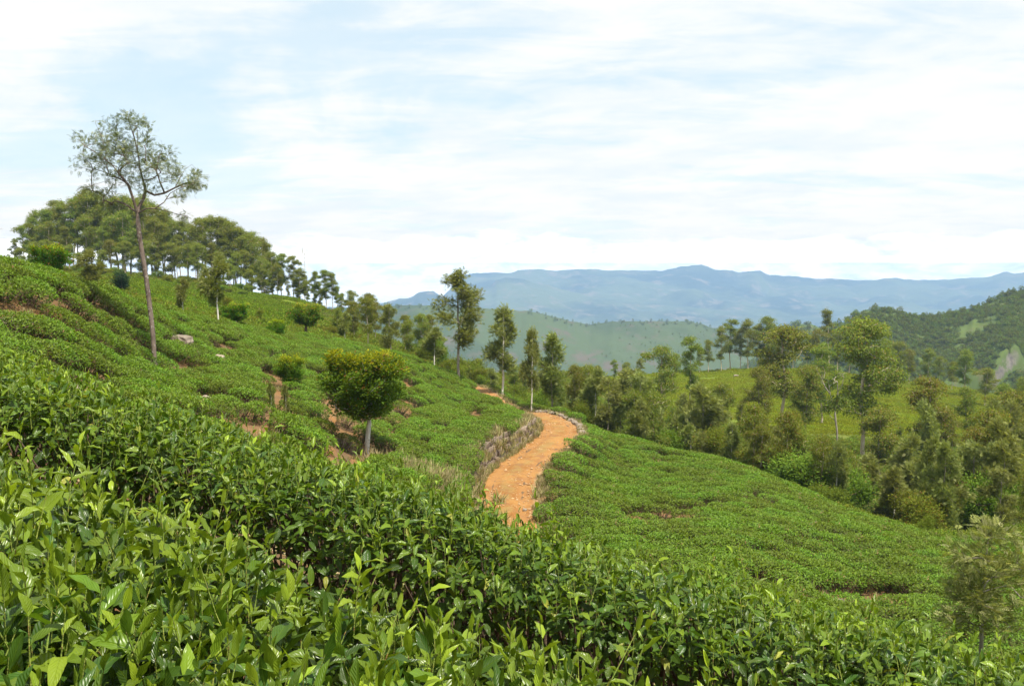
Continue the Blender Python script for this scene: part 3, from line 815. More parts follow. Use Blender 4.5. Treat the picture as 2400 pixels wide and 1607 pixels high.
make_shrub('conifer', 305, 4.5, 0.9, 3600, 0.0, (0.0, 0.5), 'conifer', (0.16, 0.3), (0.03, 0.06))

# ---- pruned umbrella-crowned shade tree
def make_shade(key, seed, H=3.6, wide=1.5, crown_lo=0.42, n=9000, gold=0.55, flat=0.55, r0=0.10, bark='bark_white', Lr=(0.07, 0.13), Wr=(0.04, 0.065), brown=0.03, nl=20):
    rg = np.random.default_rng(seed)
    th = H * crown_lo
    tr = bent_trunk(th, rg, 7, 0.02, (0.05, 0))
    lobes = []; hh = H * (1 - crown_lo)
    for i in range(nl):
        f = (i + 0.5) / nl; k = np.interp(f, [0, 0.2, 0.5, 0.8, 1.0], [0.26, 0.70, 1.0, 0.95, 0.55])
        a = i * 2.399; o = wide * 0.78 * k * math.sqrt(rg.uniform(0.15, 1))
        r = wide * rg.uniform(0.15, 0.31); o *= rg.uniform(0.85, 1.18)
        lobes.append((np.array([o * math.cos(a), o * math.sin(a), H * crown_lo + hh * (0.06 + 0.84 * f + rg.normal() * 0.035)]), (r, r, r * 0.7)))
    tips, _ = lobe_tips(lobes, rg, 13, -0.4)
    nodes, par, paths = grow(tr, tips, rg, 0.3, 0.15)
    tm = limb_mesh(nodes, par, paths, r0, 0.007, key + '_trunk', M[bark])
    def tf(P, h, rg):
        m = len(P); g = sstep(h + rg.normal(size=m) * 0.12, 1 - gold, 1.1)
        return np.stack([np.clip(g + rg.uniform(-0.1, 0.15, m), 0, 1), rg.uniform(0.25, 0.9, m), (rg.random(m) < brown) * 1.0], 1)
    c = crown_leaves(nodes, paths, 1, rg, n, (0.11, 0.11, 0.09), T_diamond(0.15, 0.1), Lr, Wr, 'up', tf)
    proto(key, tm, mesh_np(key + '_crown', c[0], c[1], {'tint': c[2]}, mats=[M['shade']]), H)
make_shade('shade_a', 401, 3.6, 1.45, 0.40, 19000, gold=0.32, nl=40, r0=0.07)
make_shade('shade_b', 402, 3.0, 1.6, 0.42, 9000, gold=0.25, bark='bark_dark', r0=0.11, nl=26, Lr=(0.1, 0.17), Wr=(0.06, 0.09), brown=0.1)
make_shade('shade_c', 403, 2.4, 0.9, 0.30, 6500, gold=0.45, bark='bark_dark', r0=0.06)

# ---- the tall lone tree, limbs traced in its own plane at its distance
def make_lone():
    rg = np.random.default_rng(77)
    D = 33.0; k = D / F; bx, by = 369.0, 862.0
    def q(px, py, dep=0.0): return ((px - bx) * k, dep, (by - py) * k)
    trunk = [q(369, 880), q(368, 862), q(362, 800, .05), q(359, 740, .1), q(354, 680, .1), q(350, 620, .05), q(345, 570, .0), q(341, 530, -.05), q(338, 492, -.05), q(336, 468, 0)]
    limbs = [
        [q(336, 468), q(338, 452, .1), q(345, 435, .2), q(350, 415, .25), q(344, 392, .3), q(338, 365, .3), q(336, 330, .25), q(330, 295, .2), q(322, 262, .1)],
        [q(336, 468), q(332, 445, -.1), q(329, 425, -.2), q(325, 405, -.3), q(312, 385, -.4), q(295, 362, -.45), q(272, 340, -.5), q(240, 322, -.5), q(212, 300, -.4)],
        [q(325, 405, -.3), q(306, 395, .1), q(285, 385, .3), q(255, 372, .4), q(222, 362, .5), q(196, 356, .5)],
        [q(350, 415, .25), q(370, 425, .3), q(392, 420, .35), q(418, 408, .3), q(445, 398, .2), q(470, 392, .1), q(490, 398, 0)],
        [q(392, 420, .35), q(392, 400, .0), q(388, 372, -.2), q(395, 345, -.25), q(404, 325, -.2)],
        [q(418, 408, .3), q(425, 385, .5), q(435, 365, .6), q(452, 352, .6), q(474, 374, .5)],
        [q(345, 470, 0), q(362, 458, -.2), q(385, 458, -.3), q(408, 445, -.4), q(425, 425, -.5), q(450, 412, -.5), q(476, 402, -.4)],
        [q(385, 458, -.3), q(410, 464, -.3), q(430, 470, -.2), q(455, 476, -.1)],
        [q(330, 460, 0), q(316, 454, .1), q(300, 445, .2), q(278, 438, .3), q(262, 446, .3)],
        [q(338, 365, .3), q(318, 340, .6), q(300, 310, .8), q(275, 282, .8), q(250, 255, .7)],
        [q(295, 362, -.45), q(290, 330, -.8), q(285, 300, -.9), q(272, 270, -.9)],
        [q(336, 330, .25), q(350, 310, -.3), q(356, 285, -.5), q(352, 268, -.5)],
        [q(344, 392, .3), q(362, 375, .9), q(378, 355, 1.1), q(384, 340, 1.2)],
        [q(312, 385, -.4), q(285, 400, -.8), q(255, 412, -1.0), q(228, 418, -1.0)],
    ]
    lob = [(320, 285, 62, 42, 1.0, 34), (265, 318, 52, 34, .9, 26), (300, 345, 62, 40, 1.1, 34), (225, 355, 34, 22, .7, 12), (345, 335, 42, 46, 1.1, 26), (400, 365, 40, 34, 1.0, 24),
           (445, 385, 38, 30, .8, 20), (250, 410, 34, 15, .7, 12), (478, 400, 16, 14, .4, 7), (330, 255, 36, 14, .6, 12), (272, 442, 22, 10, .4, 7), (452, 418, 30, 22, .6, 10), (455, 474, 24, 7, .3, 5), (298, 395, 45, 24, .8, 16), (365, 400, 30, 22, .8, 10), (402, 332, 16, 16, .4, 7), (212, 300, 14, 14, .3, 5)]
    tips = []
    for (cx, cy, rx, ry, dep, n) in lob:
        d = nrmz(rg.normal(size=(n, 3))) * rg.uniform(0.3, 1.0, (n, 1)) ** 0.5
        for e in d: tips.append(np.array(q(cx + e[0] * rx, cy - e[2] * ry, e[1] * dep)))
    nodes, par, paths = grow(trunk, np.array(tips), rg, 0.22, 0.05, 1.2, limbs)
    tm = limb_mesh(nodes, par, paths, 0.088, 0.0055, 'tall_trunk', M['bark_lone'], 10, 1.15)
    def tf(P, h, rg):
        m = len(P); right = sstep(P[:, 0], 0.0, 1.2)
        return np.stack([rg.uniform(0.05, 0.7, m), rg.uniform(0.2, 0.9, m), (rg.random(m) < 0.10 + 0.22 * right) * rg.uniform(0.4, 1, m)], 1)
    c = crown_leaves(nodes, paths, 1 + len(limbs), rg, 4000, (0.10, 0.10, 0.075), T_frond(4, 0.11, 0.52, 0.35), (0.12, 0.22), (0.11, 0.18), 'any', tf)
    proto('lone', tm, mesh_np('tall_crown', c[0], c[1], {'tint': c[2]}, mats=[M['lone']]), 10.0)
make_lone()

# ---- young silver oak in the lower right, with fine feathery sprays
def make_sapling():
    rg = np.random.default_rng(88); H = 3.1
    make_oak('young_oak', 88, H, 0.50, 0.85, 2100, 0.032, bark='bark_grey', pale=0.3, per=16, Lr=(0.09, 0.19), prof=((0, .8), (.3, .75), (.6, .95), (.85, .7), (1, .3)), spread=0.10)
make_sapling()

def plant(key, name, px, D, label, cat='tree', group=None, top=None, h=None, wide=1.0, yaw=None, base_py=None):
    tm, cm, H = PROTO[key]
    x = (px - 1200.0) / F * D / 1.0
    p = at(px, 900, D); x = p[0]
    z = gz(x, D)
    p = at(px, proj(np.array(x), np.array(D), np.array(z))[1], D); x = float(p[0])
    z = gz(x, D) - 0.04
    if top is not None: h = (at(px, top, D)[2] - z) * (1.045 if key[:3] == 'euc' else 1.0)
    s = h / H
    o = link(name, None, loc=(x, D, z), label=label, cat=cat, group=group)
    o.scale = (s * wide, s * wide, s); o.rotation_euler = (0, 0, random.uniform(0, 6.28) if yaw is None else yaw)
    o.empty_display_size = 0.3
    if base_py is not None:
        b = proj(x, D, z)[1]
        if abs(b - base_py) > 25: print('BASE', label[:40], 'px', px, 'wanted', base_py, 'got', round(float(b)), 'h', round(h, 1))
    link('trunk', tm, o); link('crown', cm, o)
    return o
# ------------------------------------------------------------------ trees, placed one by one
plant('lone', 'tall_tree', 369, 33, 'tall slender tree with open feathery crown on the left tea slope', h=10.0, yaw=0, base_py=862)
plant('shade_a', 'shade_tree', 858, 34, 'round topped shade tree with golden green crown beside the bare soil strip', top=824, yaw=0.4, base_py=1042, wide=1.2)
plant('young_oak', 'silver_oak_sapling', 2292, 19, 'feathery young silver oak in the lower right corner', top=1250, yaw=1.0, base_py=1596, wide=1.05)
plant('oak_a', 'silver_oak_tree', 1074, 76, 'tallest silver oak on the crest above the dirt road', top=633, wide=1.05, base_py=914)
plant('oak_b', 'silver_oak_tree', 1178, 84, 'silver oak with open lower branches behind the far strip of road', top=723, wide=1.0, base_py=925)
plant('oak_b', 'silver_oak_tree', 1246, 70.5, 'slim silver oak with white trunk at the bend of the road', top=774, wide=0.72, base_py=955)
plant('oak_c', 'silver_oak_tree', 1293, 72.5, 'narrow dark trunked silver oak right of the white trunked one', top=785, wide=0.85, base_py=963)
plant('oak_d', 'silver_oak_tree', 1018, 82, 'small bushy silver oak left of the tallest one', top=771, wide=1.0, base_py=859)
plant('oak_d', 'silver_oak_tree', 511, 55, 'small pale silver oak right of the tall tree trunk', top=607, wide=0.85, base_py=753)
plant('oak_d', 'silver_oak_tree', 430, 70, 'tiny thin silver oak below the grove', top=655, wide=0.7, base_py=725)
plant('oak_c', 'silver_oak_tree', 213, 78, 'pale cone shaped tree in front of the grove', top=588, wide=1.25, base_py=668)
plant('conifer', 'conifer_tree', 286, 95, 'dark green conifer below the grove', top=606, wide=1.1, base_py=664)
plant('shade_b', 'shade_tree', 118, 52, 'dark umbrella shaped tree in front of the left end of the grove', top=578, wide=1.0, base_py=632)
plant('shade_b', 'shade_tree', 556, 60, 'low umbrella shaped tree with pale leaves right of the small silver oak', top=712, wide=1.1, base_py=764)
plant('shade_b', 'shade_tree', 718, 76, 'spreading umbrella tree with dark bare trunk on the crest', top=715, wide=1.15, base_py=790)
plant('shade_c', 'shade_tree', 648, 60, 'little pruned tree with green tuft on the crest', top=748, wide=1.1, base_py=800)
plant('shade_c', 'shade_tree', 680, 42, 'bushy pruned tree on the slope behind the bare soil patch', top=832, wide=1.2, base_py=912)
plant('oak_d', 'silver_oak_sapling', 637, 30.5, 'thin pale stemmed sapling on the grey bare soil', top=900, wide=0.45, base_py=1026)
plant('oak_d', 'silver_oak_sapling', 671, 32, 'short brown stemmed sapling right of the grey bare soil', top=905, wide=0.4, base_py=1001)
plant('oak_d', 'silver_oak_tree', 809, 76, 'slim tree with white stem on the crest behind the round shade tree', top=735, wide=0.9, base_py=833)
plant('oak_e', 'silver_oak_tree', 916, 81, 'pale stemmed tree at the front of the trees on the crest', top=712, wide=0.85, base_py=833)
for px, D, top, k, w in [(790,100,722,'euc_f',.8),(830,104,708,'euc_f',.85),(862,98,702,'euc_e',.8),(880,112,712,'euc_d',.8),(950,108,742,'euc_e',.8),(985,112,738,'euc_f',.9),(958,98,752,'euc_f',.8),(905,120,720,'euc_b',.8),(1005,125,742,'euc_e',.8),(1035,118,790,'euc_f',1)]:
    plant(k, 'eucalyptus_tree', px, D, '%s eucalyptus in the clump on the crest, %s' % ({'d': 'spreading', 'e': 'dense', 'f': 'low branched', 'b': 'thin'}[k[-1]], 'left of its pale stemmed tree' if px < 845 else ('above its pale stemmed tree' if px < 930 else 'next to the tallest silver oak')), group='clump on the crest', top=top, wide=w)
for px, D, top, k, w in [(745,140,770,'shrub_d',1.3),(775,95,760,'shrub_b',1.2),(760,104,765,'shrub_a',1.4),(700,95,757,'shrub_b',1.5),(610,95,722,'shrub_d',1.0),(590,90,738,'shrub_b',1.4),(640,100,742,'shrub_a',1.3),(665,98,748,'shrub_d',1.2),(535,88,690,'shrub_d',1.0)]:
    plant(k, 'shrub', px, D, '%s shrub on the crest %s' % ({'a': 'small olive', 'b': 'yellowish', 'd': 'loose olive'}[k[-1]], 'left of the spreading umbrella tree' if px < 690 else ('under the spreading umbrella tree' if px < 750 else 'right of the spreading umbrella tree')), 'shrub', 'shrubs below the terraced hill', top=top, wide=w)
# grove of eucalyptus on the hilltop: outline of the tree tops against the column
GX = [20, 34, 85, 126, 160, 208, 246, 300, 342, 376, 424, 450, 496, 540, 574, 600, 629, 660, 687, 704, 732, 769, 790]
GY = [590, 562, 503, 492, 468, 445, 461, 474, 468, 490, 520, 528, 510, 526, 540, 560, 580, 606, 603, 632, 640, 638, 660]
rg = np.random.default_rng(3)
gl = ['euc_a', 'euc_b', 'euc_c', 'euc_d']
GK = {'euc_a': 'slender', 'euc_b': 'round crowned', 'euc_c': 'high crowned', 'euc_d': 'broad crowned'}
GW = [(90, 'at its left end'), (150, 'above the dark umbrella tree'), (240, 'under its highest tops'), (320, 'above the dark conifer'), (380, 'beside the tall tree trunk'), (450, 'in the dip right of the tall tree'), (540, 'in its rounded right dome'), (900, 'on its falling right side')]
def grove(px, D, k, top=None, wide=None):
    t = np.interp(px, GX, GY) + rg.uniform(-8, 14) if top is None else top
    plant(k, 'eucalyptus_tree', px, D, '%s eucalyptus in the %s of the hilltop grove, %s' % (GK[k], 'front' if top is not None else 'back', next(w for l, w in GW if px < l).replace('in the dip right of the tall tree', 'in its dip')), group='grove on the hilltop', top=t, wide=wide or rg.uniform(0.85, 1.25))
for i, px in enumerate(np.linspace(28, 640, 44)):
    grove(px + rg.uniform(-8, 8), 205 + rg.uniform(-8, 14), gl[i % 4])
for i, px in enumerate(np.linspace(30, 620, 15)):
    p = px + rg.uniform(-10, 10)
    grove(p, 194 + rg.uniform(-6, 6), gl[(i * 3 + 1) % 4], top=np.interp(p, GX, GY) + rg.uniform(30, 95))
for i in range(20):
    px = 40 + i * 31 + rg.uniform(-12, 12); k = ['euc_f', 'euc_d', 'euc_e'][i % 3]
    plant(k, 'eucalyptus_tree', px, rg.uniform(180, 196), 'short leafy eucalyptus at the hilltop grove foot, %s' % next(w for l, w in GW if px < l), group='young trees under the grove', h=rg.uniform(4.5, 8.5), wide=rg.uniform(0.9, 1.3))
for px, D, top, k, w in [(660,192,598,'euc_a',1.1),(687,190,603,'euc_a',1.1),(704,188,632,'euc_b',1.2),(735,188,638,'euc_c',1.1),(765,186,636,'euc_a',1.25),(782,186,642,'euc_c',1.1),(750,190,665,'euc_b',.9),(720,186,662,'euc_b',.9),(640,190,640,'euc_b',.9),(612,192,628,'euc_b',.9),(800,184,690,'euc_d',1.0),(825,180,684,'euc_d',1.1),(868,172,692,'euc_d',1.1),(845,176,700,'euc_b',1.1),(675,186,660,'euc_b',.8),(790,188,672,'euc_c',1.0),(652,189,622,'euc_b',1.0),(715,190,645,'euc_a',1.0),(698,192,655,'euc_b',1.0),(740,187,668,'euc_b',1.0)]:
    plant(k, 'eucalyptus_tree', px, D, '%s eucalyptus on the falling ridge %s' % ({'a': 'slender', 'b': 'round crowned', 'c': 'high crowned', 'd': 'broad crowned'}[k[-1]], 'left of the radio mast' if px < 700 else ('right of the radio mast' if px < 790 else 'at its low right end')), group='trees on the falling ridge', top=top, wide=w)
for i in range(46):
    px = rg.uniform(20, 640); D = rg.uniform(150, 192); b = np.interp(px, [20, 400, 640], [622, 640, 690])
    plant(['shrub_a', 'shrub_b', 'shrub_c', 'shrub_d'][i % 4], 'shrub', px, D, '%s scrubby bush under the hilltop grove, %s' % ({'shrub_a': 'olive', 'shrub_b': 'yellowish', 'shrub_c': 'dark green', 'shrub_d': 'loose olive'}[['shrub_a', 'shrub_b', 'shrub_c', 'shrub_d'][i % 4]], next(w for l, w in GW if px < l)), 'shrub', 'bushes under the grove', h=rg.uniform(0.9, 2.4), wide=rg.uniform(1.0, 1.7))
LOOK = {'shrub_a': 'olive', 'shrub_b': 'yellowish', 'shrub_c': 'dark green', 'shrub_d': 'loose olive'}
WHERE = [(1420, 'right of the road bend'), (1470, 'below the broad silver oak'), (1570, 'below the pointed silver oak'), (1720, 'below the pale silver oak'), (1800, 'left of the largest eucalyptus'), (1880, 'in front of the largest eucalyptus'),
         (1985, 'below the bare forked tree'), (2070, 'below the round headed eucalyptus'), (2140, 'by the small pale eucalyptus'), (2230, 'below the dark cone shaped eucalyptus'), (2320, 'by the large silver oak'), (2500, 'at the right edge')]
def where(px): return next(w for lim, w in WHERE if px < lim)
# trees of the valley on the right
V = [
 ('euc_e',1828,138,775,1.05,'largest eucalyptus with tall pale trunk standing in the green field',1010),
 ('euc_e',2024,113,762,0.95,'tall eucalyptus with domed crown right of the bare forked tree',1072),
 ('euc_d',1550,128,820,0.85,'eucalyptus with two pale stems at the left end of the green field',995),
 ('euc_a',1614,150,796,0.75,'slim eucalyptus with layered umbrella crown before the green field',975),
 ('oak_c',1641,80,905,1.05,'pale silver oak standing before the middle of the green field',1053),
 ('oak_e',1504,76,872,0.75,'pointed silver oak at the lip of the slope before the green field',1027),
 ('oak_e',1421,78,885,0.85,'broad silver oak right of the road bend',1007),
 ('euc_f',2062,96,960,1.0,'round headed eucalyptus with orange tinged leaves and dark forked trunk',1118),
 ('euc_f',2178,108,890,0.95,'dense dark cone shaped eucalyptus in the field on the right',1089),
 ('euc_d',2264,122,915,0.8,'leaning eucalyptus with dark stem near the reddish bank',1055),
 ('euc_d',2372,94,925,1.05,'eucalyptus with forked trunk at the right edge',1118),
 ('euc_d',2308,210,866,1.1,'wide crowned eucalyptus before the wooded hill on the right',945),
 ('euc_b',2258,225,824,0.9,'upright eucalyptus below the rock faces',915),
 ('euc_b',2173,245,820,0.8,'thin stemmed eucalyptus left of the rock faces',888),
 ('euc_c',1940,272,729,0.75,'tall dark eucalyptus standing above the skyline of the field crest',None),
 ('oak_e',2282,55,1035,0.85,'large silver oak in the hollow above the lower right corner',1262),
 ('oak_c',2032,64,1070,0.9,'silver oak with thin white stem in the thicket below the round headed eucalyptus',1200),
 ('oak_d',2097,60,1140,1.2,'bushy low silver oak at the edge of the tea slope',1218),
 ('euc_d',2187,62,1095,0.7,'small eucalyptus with thin pale stem left of the large silver oak',1221),
 ('oak_d',2082,40,1218,0.55,'tiny sapling on the right part of the lower tea slope',1276),
 ('shrub_a',2170,41,1205,0.7,'dark bush at the edge of the lower tea slope',1264),
 ('euc_f',1690,120,900,0.8,'low leafy eucalyptus left of the largest one',None),
 ('euc_d',1780,125,870,0.75,'spreading eucalyptus close on the left of the largest one',None),
 ('euc_f',1885,128,860,0.8,'brownish eucalyptus close on the right of the largest one',None),
 ('euc_b',1925,150,815,0.9,'eucalyptus with loose olive crown behind the bare forked tree',None),
]
for k, px, D, top, w, lab, b in V:
    nm = {'e': 'eucalyptus_tree', 'o': 'silver_oak_tree', 's': 'shrub'}[k[0]]
    if 'sapling' in lab: nm = 'silver_oak_sapling'
    plant(k, nm, px, D, lab, 'shrub' if nm == 'shrub' else 'tree', top=top, wide=w * (1.25 if k[0] == 'e' else 1.12), base_py=b)
for px, D, top, k, w in [(1690,262,770,'euc_b',.9),(1712,268,752,'euc_a',1.1),(1735,265,775,'euc_d',.9),(1752,262,754,'euc_b',1.0),(1778,266,764,'euc_b',1.1),(1800,263,748,'euc_d',1.0),(1822,268,776,'euc_b',1.1),(1858,262,780,'euc_d',1.0),(1890,265,788,'euc_b',1.0),(1915,262,776,'euc_d',1.0),(1962,266,782,'euc_b',1.0),(1990,260,798,'euc_d',1.1),(2075,256,800,'euc_d',1.1),(2105,250,805,'euc_e',1.0),(2130,252,822,'euc_d',1.0),(2200,255,838,'euc_d',.9),(2230,240,850,'euc_e',.9),(1660,260,800,'euc_d',.9),(1640,255,822,'euc_d',.9),(1585,240,830,'euc_f',1.0),(1500,235,842,'euc_d',1.0),(1468,225,850,'euc_f',1.0),(1440,220,845,'euc_b',1.0),(1400,210,858,'euc_f',1.1),(1365,215,860,'euc_d',1.1)]:
    plant(k, 'eucalyptus_tree', px, D, '%s eucalyptus along the far crest of the green field, %s' % ({'a': 'slender', 'b': 'open crowned', 'd': 'broad', 'e': 'dense', 'f': 'low branched'}[k[-1]], 'before the pale green hill' if px < 1620 else ('left of the largest eucalyptus' if px < 1810 else ('right of the largest eucalyptus' if px < 1950 else ('by the domed eucalyptus' if px < 2090 else 'below the wooded hill')))), group='trees on the field crest', top=top, wide=w)
for px, D, top, k, w in [(1330,120,872,'euc_f',1.0),(1362,112,880,'oak_e',.9),(1385,125,868,'euc_f',.9),(1345,98,905,'oak_c',1.0),(1395,95,900,'oak_e',.8),(1455,100,890,'oak_c',1.0),(1470,120,868,'euc_d',.8),(1120,118,842,'euc_f',1.0),(1150,105,862,'oak_e',1.0),(1205,112,860,'euc_f',1.0),(1225,125,846,'oak_e',.8),(1265,108,868,'oak_e',.9),(1090,110,850,'oak_c',1.2),(1310,100,880,'euc_f',.8),(1180,140,842,'euc_d',.9),(1280,135,850,'euc_d',.9)]:
    plant(k, 'eucalyptus_tree' if k[0] == 'e' else 'silver_oak_tree', px, D, '%s in the woodland %s' % ({'oak_c': 'pointed silver oak', 'oak_e': 'broad silver oak', 'euc_f': 'low branched eucalyptus', 'euc_d': 'spreading eucalyptus'}[k], 'behind the far strip of road' if px < 1215 else ('behind the bend' if px < 1320 else 'between the road bend and the broad silver oak')), group='woodland behind the road bend', top=top, wide=w)
for px, D, top, k, w in [(2110,118,1000,'euc_f',.8),(2230,112,985,'euc_d',.9),(2320,105,990,'oak_e',.9),(2340,84,1050,'euc_d',.9),(2395,75,1080,'oak_e',.8),(2390,120,985,'euc_f',1.0),(2350,160,905,'euc_e',.9),(2395,180,890,'euc_d',1.0),(1660,112,945,'euc_f',.8),(1600,118,925,'oak_c',1.0),(1735,135,940,'euc_d',.8)]:
    plant(k, 'eucalyptus_tree' if k[0] == 'e' else 'silver_oak_tree', px, D, '%s in the hollow %s' % ({'oak_c': 'pointed silver oak', 'oak_e': 'broad silver oak', 'euc_f': 'low branched eucalyptus', 'euc_d': 'spreading eucalyptus', 'euc_e': 'dense eucalyptus'}[k], where(px) if px < 2150 else ('far back under the wooded hill' if D > 140 else ('near the reddish bank' if D > 100 else 'behind the large silver oak'))), group='trees of the hollow', top=top, wide=w)
# thicket along the lip of the slope
rg = np.random.default_rng(8)
for i in range(64):
    px = rg.uniform(1300, 2420); ed = np.interp(px, EDX, EDD)
    D = ed + 4.5 + abs(rg.normal()) * 17 + rg.uniform(0, 8)
    k = ['shrub_a', 'shrub_b', 'shrub_c', 'shrub_d', 'shrub_c', 'shrub_d'][i % 6]
    h = rg.choice([1.2, 1.8, 2.5, 3.4, 4.6]) * rg.uniform(0.8, 1.2) * np.interp(D - ed, [4, 14], [0.62, 1.0])
    sz = 'low' if h < 1.8 else ('tall' if h > 3.0 else 'middle sized')
    plant(k, 'shrub', px, D, '%s %s bush in the thicket %s' % (sz, LOOK[k], where(px)), 'shrub', 'thicket below the tea slope', h=h, wide=rg.uniform(0.7, 1.25) * np.interp(h, [2, 6], [1.2, 0.8]))
TL = {'e': 'eucalyptus', 'o': 'silver oak'}
for i in range(84):                                    # young trees standing out of the thicket
    px = rg.uniform(1330, 2420); ed = np.interp(px, EDX, EDD); D = ed + 7 + rg.uniform(0, 46)
    k = ['oak_c', 'euc_f', 'oak_b', 'euc_d', 'oak_e', 'oak_d'][i % 6]; h = rg.uniform(4.5, 9.5)
    if 1560 < px < 2110: h *= 0.8; D = ed + 5 + (D - ed) * 0.6
    plant(k, 'eucalyptus_tree' if k[0] == 'e' else 'silver_oak_tree', px, D, '%s %s rising from the thicket %s' % ('short young' if h < 5.6 else 'tall young', {'oak_c': 'pointed silver oak', 'oak_b': 'white stemmed oak', 'oak_e': 'broad silver oak', 'oak_d': 'slim silver oak', 'euc_f': 'leafy eucalyptus', 'euc_d': 'spreading eucalyptus'}[k], where(px)), group='young trees in the thicket', h=h, wide=rg.uniform(0.65, 0.95))
W2 = [(1060, 'left of the tallest silver oak'), (1110, 'behind the tallest silver oak'), (1210, 'behind the far strip of road'), (1340, 'behind the slim white trunked silver oak')]
for i in range(26):
    px = rg.uniform(990, 1330); D = np.interp(px, EDX, EDD) + 4 + rg.uniform(0, 22); k = ['shrub_a', 'shrub_b', 'shrub_d', 'shrub_c'][i % 4]; h = rg.uniform(1.6, 4.0)
    plant(k, 'shrub', px, D, '%s %s bush %s' % ('low' if h < 2.8 else 'tall', LOOK[k], next(w for l, w in W2 if px < l)), 'shrub', 'bushes behind the road', h=h, wide=rg.uniform(0.9, 1.3))

# ---- leafless things: forked tree in the field, dark twigs at the left edge
def bare_tree(name, px, D, h, seed, lobes, label, mat, r0, yaw=0.0, cat='tree'):
    rg = np.random.default_rng(seed)
    x = at(px, 900, D)[0]; z = gz(x, D) - 0.05
    tr = bent_trunk(h * 0.55, rg, 8, 0.03)
    tips, _ = lobe_tips([(np.array(c), r) for c, r in lobes], rg, 9 if h > 5 else 30, -0.5)
    nodes, par, paths = grow(tr, tips, rg, h * 0.07, 0.2)
    o = link(name, None, loc=(x, D, z), label=label, cat=cat); o.rotation_euler[2] = yaw
    link('trunk', limb_mesh(nodes, par, paths, r0, r0 * 0.08, name + '_trunk', mat, 8), o)
    return o
def forked_tree():
    rg = np.random.default_rng(21); D = 124.0; k = D / F; x = at(1962, 1036, D)[0]; z = gz(x, D); base_py = proj(x, D, z)[1]
    q = lambda px, py, d=0.0: ((px - 1962) * k, d, (base_py - py) * k)
    trunk = [q(1962, base_py + 4), q(1962, 1036), q(1961, 1010), q(1957, 985), q(1955, 968), q(1955, 958)]
    limbs = [[q(1955, 958), q(1949, 940, .2), q(1944, 922, .3), q(1941, 905, .3), q(1936, 884, .2)], [q(1955, 958), q(1958, 938, -.2), q(1958, 915, -.3), q(1956, 892, -.4)],
             [q(1957, 985), q(1946, 974, .3), q(1938, 960, .4), q(1934, 945, .5)], [q(1944, 922, .3), q(1934, 905, .8), q(1926, 884, 1.0)], [q(1958, 915, -.3), q(1966, 898, -.6), q(1968, 880, -.8)]]
    tips = [np.array(q(px + rg.normal() * 14, py + rg.normal() * 12, rg.normal() * 0.7)) for px, py in [(1936, 875)] * 7 + [(1956, 880)] * 6 + [(1926, 872)] * 5 + [(1968, 872)] * 5 + [(1932, 938)] * 4]
    nodes, par, paths = grow(trunk, np.array(tips), rg, 0.5, 0.2, 1.2, limbs)
    o = link('bare_tree', None, loc=(x, D, z), label='bare forked tree with grey limbs in the green field', cat='tree')
    link('trunk', limb_mesh(nodes, par, paths, 0.14, 0.02, 'bare_tree_trunk', M['bark_grey'], 8), o)
forked_tree()
bare_tree('bare_shrub', -6, 31, 2.6, 22, [((.1, 0, 1.9), (.3, .3, .7)), ((.25, .1, 1.4), (.25, .3, .5))], 'bare dark purple twigs at the left edge', M['bark_dark'], 0.04, cat='shrub')

# ---- radio mast behind the ridge trees
def mast():
    D = 240.0; b = at(716, 735, D); t = at(714, 592, D)
    o = link('radio_mast', None, loc=tuple(b), label='thin grey radio mast rising behind the ridge trees', cat='mast')
    h = t[2] - b[2]; m = bark_mat('mast_steel', (0.5, 0.5, 0.5), (0.6, 0.6, 0.6), (0.4, 0.4, 0.42))
    V, Fc, k = [], [], 0
    for a in range(3):
        v, f = tube([(0.28 * math.cos(a * 2.09), 0.28 * math.sin(a * 2.09), 0), (0.12 * math.cos(a * 2.09), 0.12 * math.sin(a * 2.09), h)], [0.06, 0.05], 4)
        V.append(v); Fc.append(f + k); k += len(v)
    for i in range(16):
        z0 = h * i / 16; z1 = h * (i + 1) / 16
        for a in range(3):
            r = 0.28 - 0.16 * i / 16
            v, f = tube([(r * math.cos(a * 2.09), r * math.sin(a * 2.09), z0), (r * math.cos(a * 2.09 + 2.09), r * math.sin(a * 2.09 + 2.09), z1)], [0.03, 0.03], 3)
            V.append(v); Fc.append(f + k); k += len(v)
    link('lattice', mesh_np('mast_lattice', np.concatenate(V), np.concatenate(Fc), mats=[m]), o)
    for i, (a, zz) in enumerate([(0.3, h - .4), (2.3, h - .8), (4.2, h - .2)]):
        v, f = tube([(0.2 * math.cos(a), 0.2 * math.sin(a), zz), (0.75 * math.cos(a), 0.75 * math.sin(a), zz), (0.76 * math.cos(a), 0.76 * math.sin(a), zz + 1.6)], [0.06, 0.09, 0.1], 5)
        link('antenna', mesh_np('mast_antenna', v, f, mats=[m]), o)
mast()
